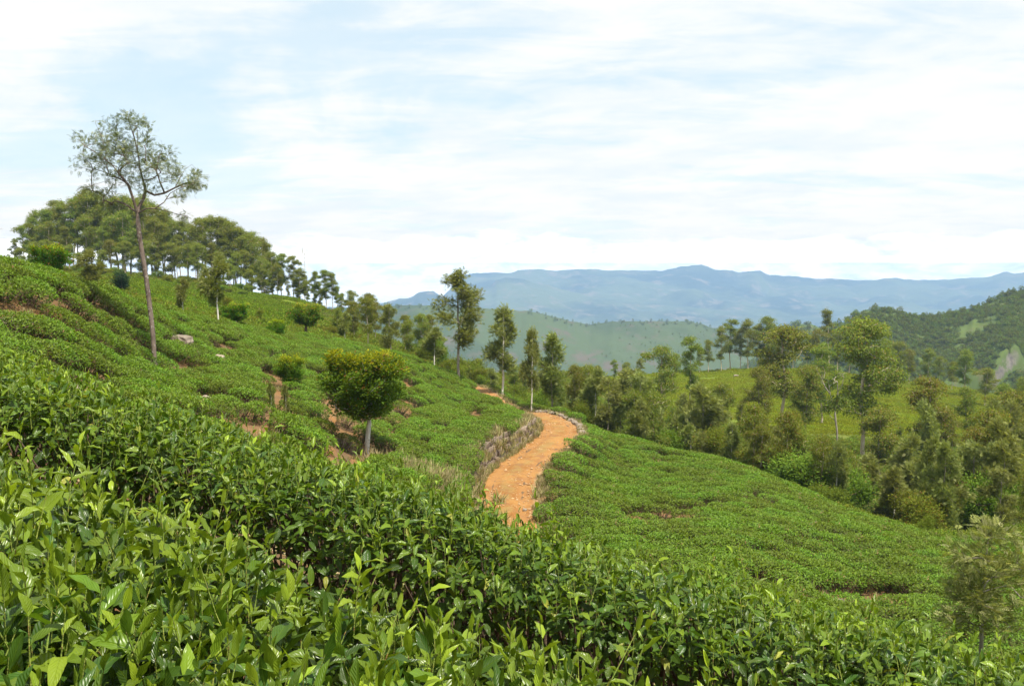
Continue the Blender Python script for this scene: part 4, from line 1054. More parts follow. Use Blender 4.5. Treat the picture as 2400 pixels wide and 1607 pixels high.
# ------------------------------------------------------------------ scattered plants nobody could count
def scatter(name, label, pts, rots, scl, idx, variants):
    colx = bpy.data.collections.new(name + '_kinds')
    for i, me in enumerate(variants):
        o = bpy.data.objects.new('%s_kind_%02d' % (name, i), me); colx.objects.link(o)
    me = bpy.data.meshes.new(name)
    n = len(pts)
    me.vertices.add(n); me.vertices.foreach_set('co', np.asarray(pts, np.float32).ravel())
    a = me.attributes.new('rot', 'FLOAT_VECTOR', 'POINT'); a.data.foreach_set('vector', np.asarray(rots, np.float32).ravel())
    a = me.attributes.new('scl', 'FLOAT_VECTOR', 'POINT'); a.data.foreach_set('vector', np.asarray(scl, np.float32).ravel())
    a = me.attributes.new('pick', 'INT', 'POINT'); a.data.foreach_set('value', np.asarray(idx, np.int32))
    me.update()
    ng = bpy.data.node_groups.new(name + '_scatter', 'GeometryNodeTree')
    ng.interface.new_socket('Geometry', in_out='INPUT', socket_type='NodeSocketGeometry')
    ng.interface.new_socket('Geometry', in_out='OUTPUT', socket_type='NodeSocketGeometry')
    N, L = ng.nodes, ng.links
    gi = N.new('NodeGroupInput'); go = N.new('NodeGroupOutput')
    ci = N.new('GeometryNodeCollectionInfo'); ci.inputs['Collection'].default_value = colx
    ci.inputs['Separate Children'].default_value = True; ci.inputs['Reset Children'].default_value = True
    ip = N.new('GeometryNodeInstanceOnPoints'); ip.inputs['Pick Instance'].default_value = True
    def na(nm, t):
        q = N.new('GeometryNodeInputNamedAttribute'); q.data_type = t; q.inputs['Name'].default_value = nm; return q.outputs[0]
    er = N.new('FunctionNodeEulerToRotation'); L.new(na('rot', 'FLOAT_VECTOR'), er.inputs[0])
    L.new(gi.outputs[0], ip.inputs['Points']); L.new(ci.outputs[0], ip.inputs['Instance'])
    L.new(na('pick', 'INT'), ip.inputs['Instance Index']); L.new(er.outputs[0], ip.inputs['Rotation']); L.new(na('scl', 'FLOAT_VECTOR'), ip.inputs['Scale'])
    L.new(ip.outputs[0], go.inputs[0])
    o = link(name, me, label=label, kind='stuff')
    md = o.modifiers.new('scatter', 'NODES'); md.node_group = ng
    return o
def tilt_rots(x, y, yaw, amount=1.0, e=0.8):
    gx = (ground(x + e, y, False) - ground(x - e, y, False)) / (2 * e); gy = (ground(x, y + e, False) - ground(x, y - e, False)) / (2 * e)
    out = np.zeros((len(x), 3))
    for i in range(len(x)):
        nv = Vector((-gx[i] * amount, -gy[i] * amount, 1)).normalized()
        m = nv.to_track_quat('Z', 'Y').to_matrix() if False else Vector((0, 0, 1)).rotation_difference(nv).to_matrix()
        out[i] = (m @ Matrix.Rotation(yaw[i], 3, 'Z')).to_euler()
    return out

def make_bush(seed, ntop=720, nside=300, R=0.66, H=0.62, L=(0.06, 0.11), mat='tea', young=(0.05, 0.6), tpl=None):
    rg = np.random.default_rng(seed); tpl = tpl or T_leaf8()
    parts = []
    q = np.sqrt(rg.random(ntop)) * R; a = rg.uniform(0, 6.283, ntop)
    x, y = q * np.cos(a), q * np.sin(a)
    z = H - 0.16 * (q / R) ** 4 + 0.05 * fbm(x * 4, y * 4, seed, 3) + rg.normal(size=ntop) * 0.028
    el = rg.uniform(-0.1, 1.15, ntop); az = rg.uniform(0, 6.283, ntop)
    d = np.stack([np.cos(el) * np.cos(az), np.cos(el) * np.sin(az), np.sin(el)], 1)
    nr = nrmz(np.stack([-np.sin(el) * np.cos(az), -np.sin(el) * np.sin(az), np.cos(el)], 1) + rg.normal(size=(ntop, 3)) * 0.25)
    t = np.stack([rg.uniform(*young, ntop) * np.clip(0.4 + el, 0, 1), rg.uniform(0.2, 0.9, ntop), (rg.random(ntop) < 0.012) * 1.0], 1)
    parts.append(leaf_cloud(tpl, np.stack([x, y, z], 1), d, nr, rg.uniform(*L, ntop), rg.uniform(0.030, 0.05, ntop), t))
    a = rg.uniform(0, 6.283, nside); h = rg.random(nside) ** 0.7
    rr = R * (0.72 + 0.28 * h) * (1 - 0.08 * rg.random(nside))
    P = np.stack([rr * np.cos(a), rr * np.sin(a), 0.05 + h * (H - 0.16)], 1)
    az = a + rg.normal(size=nside) * 0.7; el = rg.uniform(-0.6, 0.5, nside)
    d = np.stack([np.cos(el) * np.cos(az), np.cos(el) * np.sin(az), np.sin(el)], 1)
    nr = nrmz(np.array([0, 0, 1.0]) + rg.normal(size=(nside, 3)) * 0.5)
    t = np.stack([rg.uniform(0, 0.2, nside), rg.uniform(0.1, 0.7, nside), (rg.random(nside) < 0.06) * 1.0], 1)
    parts.append(leaf_cloud(tpl, P, d, nr, rg.uniform(*L, nside), rg.uniform(0.030, 0.05, nside), t))
    v, f, T, _ = merge(parts)
    # twiggy inner frame
    tv, tf, k = [], [], len(v)
    for i in range(26):
        a = rg.uniform(0, 6.283); r1 = R * rg.uniform(0.2, 0.95)
        p = [(0.12 * math.cos(a), 0.12 * math.sin(a), -0.1), (r1 * .5 * math.cos(a), r1 * .5 * math.sin(a), H * .4), (r1 * math.cos(a + .2), r1 * math.sin(a + .2), H * .9)]
        w, g = tube(p, [0.016, 0.011, 0.005], 3); tv.append(w); tf.append(g + k); k += len(w)
    nq = sum(len(g) for g in tf)
    tv = np.concatenate(tv)
    # dense dim interior so that soil does not shine through
    V = np.concatenate([v, tv]); T = np.concatenate([T, np.tile([[0, .3, 0]], (len(tv), 1))])
    return mesh_np('tea_bush', V, [f, np.concatenate(tf)], {'tint': T}, mats=[M[mat], M['twig']], matidx=[0] * len(f) + [1] * nq)
BUSH = [make_bush(500 + i) for i in range(6)] + [make_bush(520 + i, 420, 260, young=(0.0, 0.35)) for i in range(2)]
BUSH_HI = [make_bush(540 + i, 900, 380) for i in range(5)]

def tea_slopes():
    # candidate bushes in rows: left of the road the rows climb the slope, right of it they follow the contour
    out = []
    for side in (0, 1):
        if side == 0: dv = np.array([0.06, 1.0]); rs, bs = 1.06, 0.72
        else: dv = np.array([0.93, 0.37]); rs, bs = 1.12, 0.74
        dv = dv / np.linalg.norm(dv); nv = np.array([dv[1], -dv[0]])
        i, j = np.meshgrid(np.arange(-110, 111), np.arange(-60, 200))
        i = i.ravel(); j = j.ravel()
        P = nv[None] * (i * rs)[:, None] + dv[None] * ((j + 0.5 * (i % 2)) * bs)[:, None]
        P = P + rng.normal(size=P.shape) * np.array([0.09, 0.09])
        x, y = P[:, 0], P[:, 1]
        k = (y > 4.0) & (y < 95) & (np.abs(np.arctan2(x, y)) < math.radians(42)) & (y > h2y(x) + 1.0)
        P, ii = P[k], i[k]; x, y = P[:, 0], P[:, 1]
        d, s, zr, kk = road_near(x, y)
        yr = np.interp(y, ROAD[:, 1], ROAD[:, 0])            # which side of the road
        yr = np.where(y < 32, np.interp(y, [5, 20, 32], [1.2, 1.0, 0.2]), yr)
        left = np.where(d < 12, s < 0, x < yr)
        k = (left == (side == 0)) & (d > np.where(s < 0, HW + 0.6, HW + 0.38 + 0.25 * rng.random(len(s))))
        P, ii = P[k], ii[k]; x, y = P[:, 0], P[:, 1]
        cz = canopy(x, y)[0]; px, py = proj(x, y, cz)
        k = y < np.interp(px, EDX, EDD) + 1.0
        bm = np.zeros(len(px)); g = 0.34 * F / y
        for cx_, cy_, rx_, ry_, c_ in BARE: bm = np.maximum(bm, ((px - cx_) / (rx_ + g * (0.3 if rx_ in (5, 6, 7) and cx_ > 880 or cx_ < 740 and rx_ < 12 else 1.0))) ** 2 + ((py - cy_) / (ry_ + g * 0.25)) ** 2 < 1)
        k &= rng.random(len(px)) > bm * 0.97
        k &= rng.random(len(px)) > 0.025
        # thin spots in the rows
        k &= fbm(x * 0.35, y * 0.35, 77, 3) > -0.5
        out.append(np.stack([x[k], y[k], np.full(k.sum(), side), ii[k]], 1))
    P = np.concatenate(out); x, y = P[:, 0], P[:, 1]
    yaw = np.where(P[:, 2] == 0, -0.06, -1.19) + np.where(rng.random(len(x)) < 0.5, math.pi, 0) + rng.normal(size=len(x)) * 0.12; rot = tilt_rots(x, y, yaw, 0.85)
    d = np.hypot(x, y)
    sc = rng.uniform(0.88, 1.14, len(x)); sh = rng.uniform(0.9, 1.08, len(x)) + 0.10 * fbm(x * 0.5, y * 0.5, 5, 2)
    z = ground(x, y) - 0.03
    idx = np.where(d < 24, rng.integers(8, 13, len(x)), rng.integers(0, 6, len(x)))
    idx = np.where((rng.random(len(x)) < 0.1) & (d >= 24), rng.integers(6, 8, len(x)), idx)
    for side, nm, lab in ((0, 'tea_slope_foliage', 'green tea bushes covering the hillside left of the road'), (1, 'lower_tea_slope_foliage', 'green tea bushes covering the slope below the road')):
        k = P[:, 2] == side
        scatter(nm, lab, np.stack([x, y, z], 1)[k], rot[k], np.stack([sc * np.where(P[:, 2] == 0, 0.90, 1.0), sc * 1.06, sh], 1)[k], idx[k], BUSH + BUSH_HI)
    print('tea bushes', len(x))
tea_slopes()

# ---- distant crop terraces: short rows of cropped bushes along the contour
def make_patch(seed, mat='field'):
    rg = np.random.default_rng(seed); n = 420
    x = rg.uniform(-2.2, 2.2, n); y = rg.normal(size=n) * 0.30; z = 0.45 - 0.9 * np.abs(y) ** 1.5 + rg.normal(size=n) * 0.06
    el = rg.uniform(0.2, 1.3, n); az = rg.uniform(0, 6.283, n)
    d = np.stack([np.cos(el) * np.cos(az), np.cos(el) * np.sin(az), np.sin(el)], 1)
    t = np.stack([rg.uniform(0.1, 0.9, n), rg.uniform(0.25, 0.8, n), (rg.random(n) < 0.02) * 1.0], 1)
    c = leaf_cloud(T_diamond(), np.stack([x, y, z], 1), d, rand_dirs(n, 1.0, rg), rg.uniform(0.16, 0.26, n), rg.uniform(0.08, 0.14, n), t)
    return mesh_np('crop_row', c[0], c[1], {'tint': c[2]}, mats=[M[mat]])
def terraces():
    var = [make_patch(600 + i) for i in range(4)] + [make_patch(610 + i, 'field_green') for i in range(4)]
    X, Y, YAW = [], [], []
    for y in np.arange(96, 268, 1.25):
        x = np.arange(-110, 150, 3.6) + rng.uniform(0, 3.6)
        yy = y + 3.0 * np.sin(x * 0.025 + y * 0.01) + rng.normal(size=len(x)) * 0.12
        X.append(x); Y.append(yy); YAW.append(np.arctan2(3.0 * 0.025 * np.cos(x * 0.025 + y * 0.01), 1) + rng.normal(size=len(x)) * 0.03)
    x = np.concatenate(X); y = np.concatenate(Y); yaw = np.concatenate(YAW)
    z = ground(x, y); px, py = proj(x, y, z)
    m = field_mask(x, y, px)
    k = (m > 0.5) & (px > -60) & (px < 2480) & (rng.random(len(x)) > 0.06) & (fbm(x * 0.05, y * 0.09, 31, 3) > -0.55)
    k &= ~((np.abs((y + 3 * np.sin(x * .03)) % 21 - 10) < 0.7) & (px > 1300))
    x, y, z, yaw = x[k], y[k], z[k], yaw[k]
    rot = tilt_rots(x, y, yaw, 1.0)
    sc = np.stack([np.full(len(x), 1.0), rng.uniform(0.9, 1.2, len(x)), rng.uniform(0.8, 1.25, len(x))], 1)
    scatter('terrace_foliage', 'yellow green cropped tea rows on the far terraces', np.stack([x, y, z - 0.05], 1), rot, sc, rng.integers(0, 4, len(x)) + 4 * (x < 0), var)
    print('terrace rows', len(x))
terraces()

# ---- undergrowth beyond the lip of the slope and round the grove
def make_tuft(seed, n=260, mat='shrub', ls=1.0):
    rg = np.random.default_rng(seed)
    a = rg.uniform(0, 6.283, n); q = np.sqrt(rg.random(n)) * 0.9
    P = np.stack([q * np.cos(a), q * np.sin(a), rg.random(n) * 0.8 * (1 - 0.5 * q)], 1)
    d = nrmz(np.stack([np.cos(a) * .6, np.sin(a) * .6, np.full(n, .6)], 1) + rg.normal(size=(n, 3)) * 0.5)
    t = np.stack([rg.uniform(0.05, 0.7, n), rg.uniform(0.2, 0.8, n), (rg.random(n) < 0.05) * 1.0], 1)
    c = leaf_cloud(T_diamond(), P, d, rand_dirs(n, 1.0, rg), rg.uniform(0.16, 0.34, n) * ls, rg.uniform(0.06, 0.13, n) * ls, t)
    return mesh_np('tuft', c[0], c[1], {'tint': c[2]}, mats=[M[mat]])
def undergrowth():
    var = [make_tuft(620 + i) for i in range(4)] + [make_tuft(630 + i, 620, ls=0.5) for i in range(4)]
    n = 26000
    R = np.sqrt(rng.uniform(36 ** 2, 285 ** 2, n)); R = np.where(rng.random(n) < 0.55, rng.uniform(36, 150, n), R)
    a = rng.uniform(-0.56, 0.56, n); x = R * np.sin(a); y = R * np.cos(a)
    z = ground(x, y); px, py = proj(x, y, z); ed = np.interp(px, EDX, EDD)
    d, s, zr, kk = road_near(x, y)
    k = (y > ed + 1.2) & (field_mask(x, y, px) < 0.3) & (d > HW + 0.8) & (px > -40) & (px < 2440)
    k &= fbm(x * 0.12, y * 0.12, 13, 3) > -0.35
    x, y, z = x[k], y[k], z[k]
    sc = rng.uniform(0.6, 1.5, len(x)) * np.interp(np.hypot(x, y), [50, 200], [0.9, 1.15])
    rot = np.stack([np.zeros(len(x)), np.zeros(len(x)), rng.uniform(0, 6.283, len(x))], 1)
    scatter('undergrowth', 'olive undergrowth of the hollow and the hill', np.stack([x, y, z - 0.05], 1), rot, np.stack([sc, sc, sc * rng.uniform(.4, 1.0, len(x))], 1), rng.integers(0, 4, len(x)) + 4 * (np.hypot(x, y) < 90), var)
    print('tufts', len(x))
undergrowth()

# ---- far woods on the hills
def make_clump(seed, n=190, H=6.0, R=2.6):
    rg = np.random.default_rng(seed)
    d = nrmz(rg.normal(size=(n, 3))); q = rg.uniform(0.5, 1, (n, 1)) ** 0.5
    P = d * q * np.array([R, R, H * 0.36]) * (1 + 0.25 * np.sin(d[:, :1] * 5 + seed)) + np.array([0, 0, H * 0.6])
    dd = nrmz(d + rg.normal(size=(n, 3)) * 0.6)
    t = np.stack([rg.uniform(0.0, 0.8, n), rg.uniform(0.2, 0.8, n), (rg.random(n) < 0.05) * 1.0], 1)
    c = leaf_cloud(T_diamond(), P, dd, rand_dirs(n, 1.0, rg), rg.uniform(0.7, 1.3, n), rg.uniform(0.5, 0.9, n), t)
    v, f = tube([(0, 0, -1), (0, 0, H * 0.7)], [0.22, 0.12], 4)
    V = np.concatenate([c[0], v]); T = np.concatenate([c[2], np.tile([[0, .2, 1.0]], (len(v), 1))])
    return mesh_np('far_tree', V, [c[1], f + len(c[0])], {'tint': T}, mats=[M['wood']])
CLUMP = [make_clump(640 + i, H=h, R=r) for i, (h, r) in enumerate([(6, 2.6), (7.5, 2.4), (5, 3.2), (9, 2.2), (4, 2.4)])]
def on_ridge(V, n, rg, tmin=0, tmax=None, dens=None):
    r, c = V.shape[:2]; tmax = tmax or r - 1
    fi = rg.uniform(tmin, tmax - 1, n); fj = rg.uniform(0, c - 1.001, n)
    i = fi.astype(int); j = fj.astype(int); a = (fi - i)[:, None]; b = (fj - j)[:, None]
    return (V[i, j] * (1 - a) * (1 - b) + V[i + 1, j] * a * (1 - b) + V[i, j + 1] * (1 - a) * b + V[i + 1, j + 1] * a * b), fi, fj
def woods(name, label, V, n, rows, scale, seed, patch=0.0, nf=0.01, crest=0, cscale=1.0, steep=99.0):
    rg = np.random.default_rng(seed)
    P, fi, fj = on_ridge(V, n, rg, 0, rows + 3)
    ii, jj = fi.astype(int), fj.astype(int); st = (V[ii + 1, jj, 2] - V[ii, jj, 2]) / np.maximum(V[ii + 1, jj, 1] - V[ii, jj, 1], 1e-3); P = P[st < steep]
    k = fbm(P[:, 0] * nf, P[:, 1] * nf, seed, 4) > patch - 0.25 * rg.random(len(P))
    P = P[k]; s = rg.uniform(0.6, 1.25, len(P)) * scale
    if crest:
        Q, _, _ = on_ridge(V, crest, rg, rows - 3, rows + 2)
        w = fbm(Q[:, 0] * nf * 2, Q[:, 1] * 0, seed + 3, 3) > -0.05
        Q = Q[w]; P = np.concatenate([P, Q]); s = np.concatenate([s, rg.uniform(0.7, 1.2, len(Q)) * cscale])
    px, py = proj(P[:, 0], P[:, 1], P[:, 2]); k = (px > 560) & (px < 2480)
    P, s = P[k], s[k]
    rot = np.stack([np.zeros(len(P)), np.zeros(len(P)), rg.uniform(0, 6.283, len(P))], 1)
    scatter(name, label, P - np.array([0, 0, 0.4]), rot, np.stack([s, s, s], 1), rg.integers(0, len(CLUMP), len(P)), CLUMP)
woods('hill_woods', 'bushy woods covering the hill on the right', HR, 19000, 109, 0.46, 70, -0.26, 0.026, 160, 0.65, 1.0)
woods('knoll_woods', 'dark woods on the small knoll', HK, 1600, 49, 1.0, 71, -0.5, 0.02)
woods('green_hill_woods', 'scattered trees on the pale green hill', HM, 2600, 89, 0.5, 72, 0.30, 0.0035, 320, 0.75)
# ------------------------------------------------------------------ stones, wall, boulders, gravel
def make_stone(seed, size=(1, 1, 1), boxy=0.55, rough=0.13, sub=2, mat='stone'):
    rg = np.random.default_rng(seed)
    n = sub + 1; g = np.linspace(-1, 1, n); V = {}; vs = []; fs = []
    def vid(p):
        k = tuple(np.round(p, 4))
        if k not in V: V[k] = len(vs); vs.append(np.array(p, float))
        return V[k]
    for ax in range(3):
        for sg in (-1, 1):
            for i in range(sub):
                for j in range(sub):
                    q = []
                    for (a, b) in ((i, j), (i + 1, j), (i + 1, j + 1), (i, j + 1)):
                        p = [0, 0, 0]; p[ax] = sg; p[(ax + 1) % 3] = g[a]; p[(ax + 2) % 3] = g[b]; q.append(vid(p))
                    fs.append(q if sg > 0 else q[::-1])
    vs = np.array(vs); sph = nrmz(vs)
    vs = vs * boxy + sph * (1 - boxy) * 1.15
    vs = vs * (1 + rg.normal(size=(len(vs), 1)) * rough) + rg.normal(size=vs.shape) * rough * 0.5
    return mesh_np('stone', vs * 0.5 * np.array(size), np.array(fs), mats=[M[mat]])
STONES = [make_stone(700 + i, (1, 1, 1), 0.62, 0.09) for i in range(7)]
def build_wall():
    rg = np.random.default_rng(12)
    k = np.where((ROAD[:, 1] > WALL_D[0]) & (ROAD[:, 1] < WALL_D[1]))[0]
    base = ROAD[k]; nr = RN[k]; tg = RT[k]
    line = base[:, :2] - nr * (HW + 0.28)
    s = np.concatenate([[0], np.cumsum(np.linalg.norm(np.diff(line, axis=0), axis=1))])
    top = ground(base[:, 0] - nr[:, 0] * (HW + 1.0), base[:, 1] - nr[:, 1] * (HW + 1.0)) + 0.12
    top = np.clip(top, base[:, 2] + 0.35, base[:, 2] + 1.25)
    taper = np.interp(s, [0, 1.5, s[-1] - 5, s[-1]], [0.6, 1, 1, 0.35])
    top = base[:, 2] + (top - base[:, 2]) * taper
    mid = len(k) // 2
    root = link('retaining_wall', None, loc=(float(line[mid, 0]), float(line[mid, 1]), float(base[mid, 2])), label='rough grey stone retaining wall along the inner side of the dirt road', cat='wall')
    inv = Matrix.Translation(root.location).inverted()
    n = 0; course = 0.30
    for c in range(5):
        d = rg.uniform(0, 0.2)
        while d < s[-1]:
            w = rg.uniform(0.36, 0.72)
            dm = d + w / 2
            x = np.interp(dm, s, line[:, 0]); y = np.interp(dm, s, line[:, 1]); zb = np.interp(dm, s, base[:, 2]); zt = np.interp(dm, s, top)
            tx = np.interp(dm, s, tg[:, 0]); ty = np.interp(dm, s, tg[:, 1]); nx, ny = ty, -tx
            z = zb - 0.05 + (c + 0.5) * course
            if z < zt + 0.05 and n < 300:
                o = link('stone', STONES[rg.integers(0, 7)], root)
                back = 0.05 * c + rg.normal() * 0.03
                m = Matrix.Translation((x - nx * back, y - ny * back, z + rg.normal() * 0.02)) @ Matrix.Rotation(math.atan2(ty, tx) + rg.normal() * 0.08, 4, 'Z') @ Matrix.Rotation(rg.normal() * 0.06, 4, 'Y') @ Matrix.Diagonal((w * 1.05, 0.42, course * rg.uniform(0.95, 1.2), 1))
                o.matrix_local = inv @ m; n += 1
            d += w
    # rubble core behind the faces so that no light passes between the stones
    V = []; 
    for i in range(len(k)):
        for (o_, zz) in ((0.05, base[i, 2] - 0.2), (0.10, top[i] - 0.06), (0.62, top[i] - 0.02), (0.7, base[i, 2] - 0.2)):
            V.append((line[i, 0] - nr[i, 0] * o_, line[i, 1] - nr[i, 1] * o_, zz))
    V = np.array(V) - np.array(root.location)
    f = [(i * 4 + a, (i + 1) * 4 + a, (i + 1) * 4 + b, i * 4 + b) for i in range(len(k) - 1) for a, b in ((0, 1), (1, 2), (2, 3))]
    link('earth_core', mesh_np('earth_core', V, np.array(f), mats=[M['stone']]), root)
    print('wall stones', n)
    return line, top, s, base
WALL = build_wall()
def build_edging():
    rg = np.random.default_rng(13)
    k = np.where((ROAD[:, 1] > 52) & (ROAD[:, 1] < 68))[0]
    line = ROAD[k, :2] + RN[k] * (HW + 0.12); z = ROAD[k, 2]
    s = np.concatenate([[0], np.cumsum(np.linalg.norm(np.diff(line, axis=0), axis=1))])
    root = link('stone_edging', None, loc=(float(line[0, 0]), float(line[0, 1]), float(z[0])), label='row of pale stones along the outer edge of the road bend', cat='edging')
    d = 0.0
    while d < s[-1]:
        w = rg.uniform(0.18, 0.42); x = np.interp(d, s, line[:, 0]); y = np.interp(d, s, line[:, 1]); zz = np.interp(d, s, z)
        o = link('stone', PALE[rg.integers(0, 4)], root)
        o.location = (x - root.location[0] + rg.normal() * 0.06, y - root.location[1] + rg.normal() * 0.06, zz - root.location[2] + 0.08)
        o.rotation_euler = (0, 0, rg.uniform(0, 6.28)); h = rg.uniform(0.14, 0.24); o.scale = (w, w * rg.uniform(0.6, 1), h)
        d += w * rg.uniform(0.9, 1.5)
PALE = [make_stone(720 + i, (1, 1, 1), 0.5, 0.12, 2, 'boulder') for i in range(4)]
build_edging()
def boulder(px, py, D, size, label, seed, sub=5, mat='boulder', sink=0.25, yaw=0.0):
    x = at(px, py, D)[0]; z = gz(x, D)
    me = make_stone(seed, size, 0.45, 0.05, sub, mat)
    o = link('boulder', me, loc=(x, D, z + size[2] * (0.5 - sink)), label=label, cat='rock'); o.rotation_euler = (0.1, 0.05, yaw)
    return o
boulder(165, 908, 20, (0.42, 0.40, 0.75), 'pale boulder standing among tea bushes near the left edge', 801, sink=0.05)
boulder(424, 785, 41.5, (1.05, 0.6, 0.62), 'flat grey slab of rock right of the tall tree trunk', 802, sink=0.12, yaw=-0.2)
boulder(512, 802, 41, (0.5, 0.4, 0.75), 'small pale rock in the tea right of the grey slab', 803, sink=0.05)
boulder(480, 921, 29, (0.36, 0.3, 0.62), 'small brown rock in the tea below the grey slab', 804, sink=0.05)
boulder(30, 705, 24.6, (1.0, 0.7, 0.42), 'flat rock on the bare earth at the left edge', 805, sink=0.25)
boulder(1955, 1372, 27, (0.8, 0.4, 0.16), 'flat pale stone on the bare path in the lower tea slope', 806, sink=0.3)
boulder(2225, 1390, 26.3, (0.35, 0.3, 0.24), 'pale stone beside the feathery young silver oak', 807, sink=0.3)
boulder(1100, 1166, 35, (0.5, 0.4, 0.42), 'pale stone at the near end of the retaining wall', 808, sink=0.25)
boulder(1725, 893, 235, (1.3, 0.9, 0.9), 'white rock in the green field', 809, sink=0.2)
boulder(1230, 1183, 34, (0.16, 0.13, 0.12), 'small pale stone lying on the dirt road', 810, 3, sink=0.2)
def gravel():
    rg = np.random.default_rng(14); n = 2600
    i = rg.integers(20, len(ROAD) - 4, n); u = np.where(rg.random(n) < 0.45, np.sign(rg.normal(size=n)) * rg.uniform(0.75, 1.15, n), rg.uniform(-1, 1, n))
    k = fbm(i * 0.11, u * 2, 5, 3) > -0.15; i, u = i[k], u[k]; n = len(i)
    x = ROAD[i, 0] + RN[i, 0] * u * HW + rg.normal(size=n) * 0.1; y = ROAD[i, 1] + RN[i, 1] * u * HW + rg.normal(size=n) * 0.1; z = ROAD[i, 2] + 0.012
    t = np.array([(1, 0, 0), (0, 1, 0), (-1, 0, 0), (0, -1, 0), (0, 0, .8), (0, 0, -.6)], float); f = np.array([(0, 1, 4), (1, 2, 4), (2, 3, 4), (3, 0, 4), (1, 0, 5), (2, 1, 5), (3, 2, 5), (0, 3, 5)])
    s = rg.uniform(0.02, 0.05, n) * rg.choice([1, 1, 1, 1.8], n)
    V = t[None] * (s[:, None] * rg.uniform(0.6, 1.3, (n, 6)))[:, :, None] + np.stack([x, y, z], 1)[:, None]
    link('road_gravel', mesh_np('road_gravel', V.reshape(-1, 3), (f[None] + (np.arange(n) * 6)[:, None, None]).reshape(-1, 3), mats=[M['pebble']]), kind='stuff', label='loose pale gravel strewn on the dirt road')
gravel()
# ---- dry grass along the wall, road edges and bare ground
def make_grass(seed, n=46, h=0.55):
    rg = np.random.default_rng(seed)
    a = rg.uniform(0, 6.283, n); P = np.stack([rg.normal(size=n) * 0.09, rg.normal(size=n) * 0.09, np.zeros(n)], 1)
    d = nrmz(np.stack([np.cos(a) * .35, np.sin(a) * .35, np.ones(n)], 1) + rg.normal(size=(n, 3)) * 0.15)
    t = np.stack([rg.random(n), rg.uniform(0.2, 0.9, n), (rg.random(n) < 0.25) * 1.0], 1)
    c = leaf_cloud(T_diamond(0.0, 0.35), P, d, rand_dirs(n, 0, rg), rg.uniform(0.4, 1.0, n) * h, rg.uniform(0.012, 0.03, n), t)
    return mesh_np('grass_tuft', c[0], c[1], {'tint': c[2]}, mats=[M['drygrass']])
def dry_grass():
    rg = np.random.default_rng(15); var = [make_grass(740 + i) for i in range(4)]
    line, top, s, base = WALL; P = []; S = []
    nrm_ = np.stack([np.gradient(line[:, 1]), -np.gradient(line[:, 0])], 1); nrm_ /= np.linalg.norm(nrm_, axis=1, keepdims=True)
    for _ in range(380):
        t = rg.uniform(0, len(line) - 1.01) * rg.uniform(0.3, 1) ** 0.4; i = int(t); f = t - i
        q = line[i] * (1 - f) + line[i + 1] * f; r = rg.random()
        if r < 0.35: P.append((*(q - nrm_[i] * rg.uniform(0.1, 0.6)), top[i] - 0.03)); S.append(rg.uniform(0.6, 1.2))
        elif r < 0.75: P.append((*(q + nrm_[i] * rg.uniform(0.2, 0.42)), base[i, 2] - 0.02)); S.append(rg.uniform(0.35, 0.8))
        else: P.append((*(q + nrm_[i] * 0.16), base[i, 2] + rg.uniform(0.15, 0.8) * (top[i] - base[i, 2]))); S.append(rg.uniform(0.5, 0.9))
    for _ in range(420):                                    # grassy bank before the near end of the wall
        q = line[0] + np.array([rg.normal() * 0.9 - 0.9, rg.normal() * 1.2 - 0.6]); P.append((q[0], q[1], gz(q[0], q[1]) - 0.02)); S.append(rg.uniform(0.8, 1.7))
    for _ in range(700):
        i = rg.integers(10, len(ROAD) - 3); o = (HW + rg.uniform(0.0, 0.55)) * (1 if rg.random() < 0.7 else -1); x, y = ROAD[i, :2] + RN[i] * o
        P.append((x, y, gz(x, y) - 0.02)); S.append(rg.uniform(0.3, 0.8))
    P = np.array(P); S = np.array(S)
    x, y = [], []
    for cx, cy, rx, ry, c in BARE:
        D = None
        for d_ in np.arange(11, 100, 0.5):
            q = at(cx, cy, d_); 
            if q[2] < canopy([q[0]], [d_])[0][0] + 0.05: D = d_; break
        if D is None: continue
        m = int(np.clip(rx * ry * (D / F) ** 2 * 30, 4, 60))
        k = D / F
        x += list(q[0] + rg.normal(size=m) * rx * k * 0.8); y += list(D + rg.normal(size=m) * ry * k * 3)
    x = np.array(x); y = np.array(y)
    P = np.concatenate([P, np.stack([x, y, ground(x, y) - 0.02], 1)]); S = np.concatenate([S, rg.uniform(0.3, 0.8, len(x))])
    rot = np.stack([np.zeros(len(P)), np.zeros(len(P)), rg.uniform(0, 6.283, len(P))], 1)
    scatter('dry_grass', 'dry straw grass along the wall, the road and the bare soil', P, rot, np.stack([S, S, S], 1), rg.integers(0, 4, len(P)), var)
dry_grass()
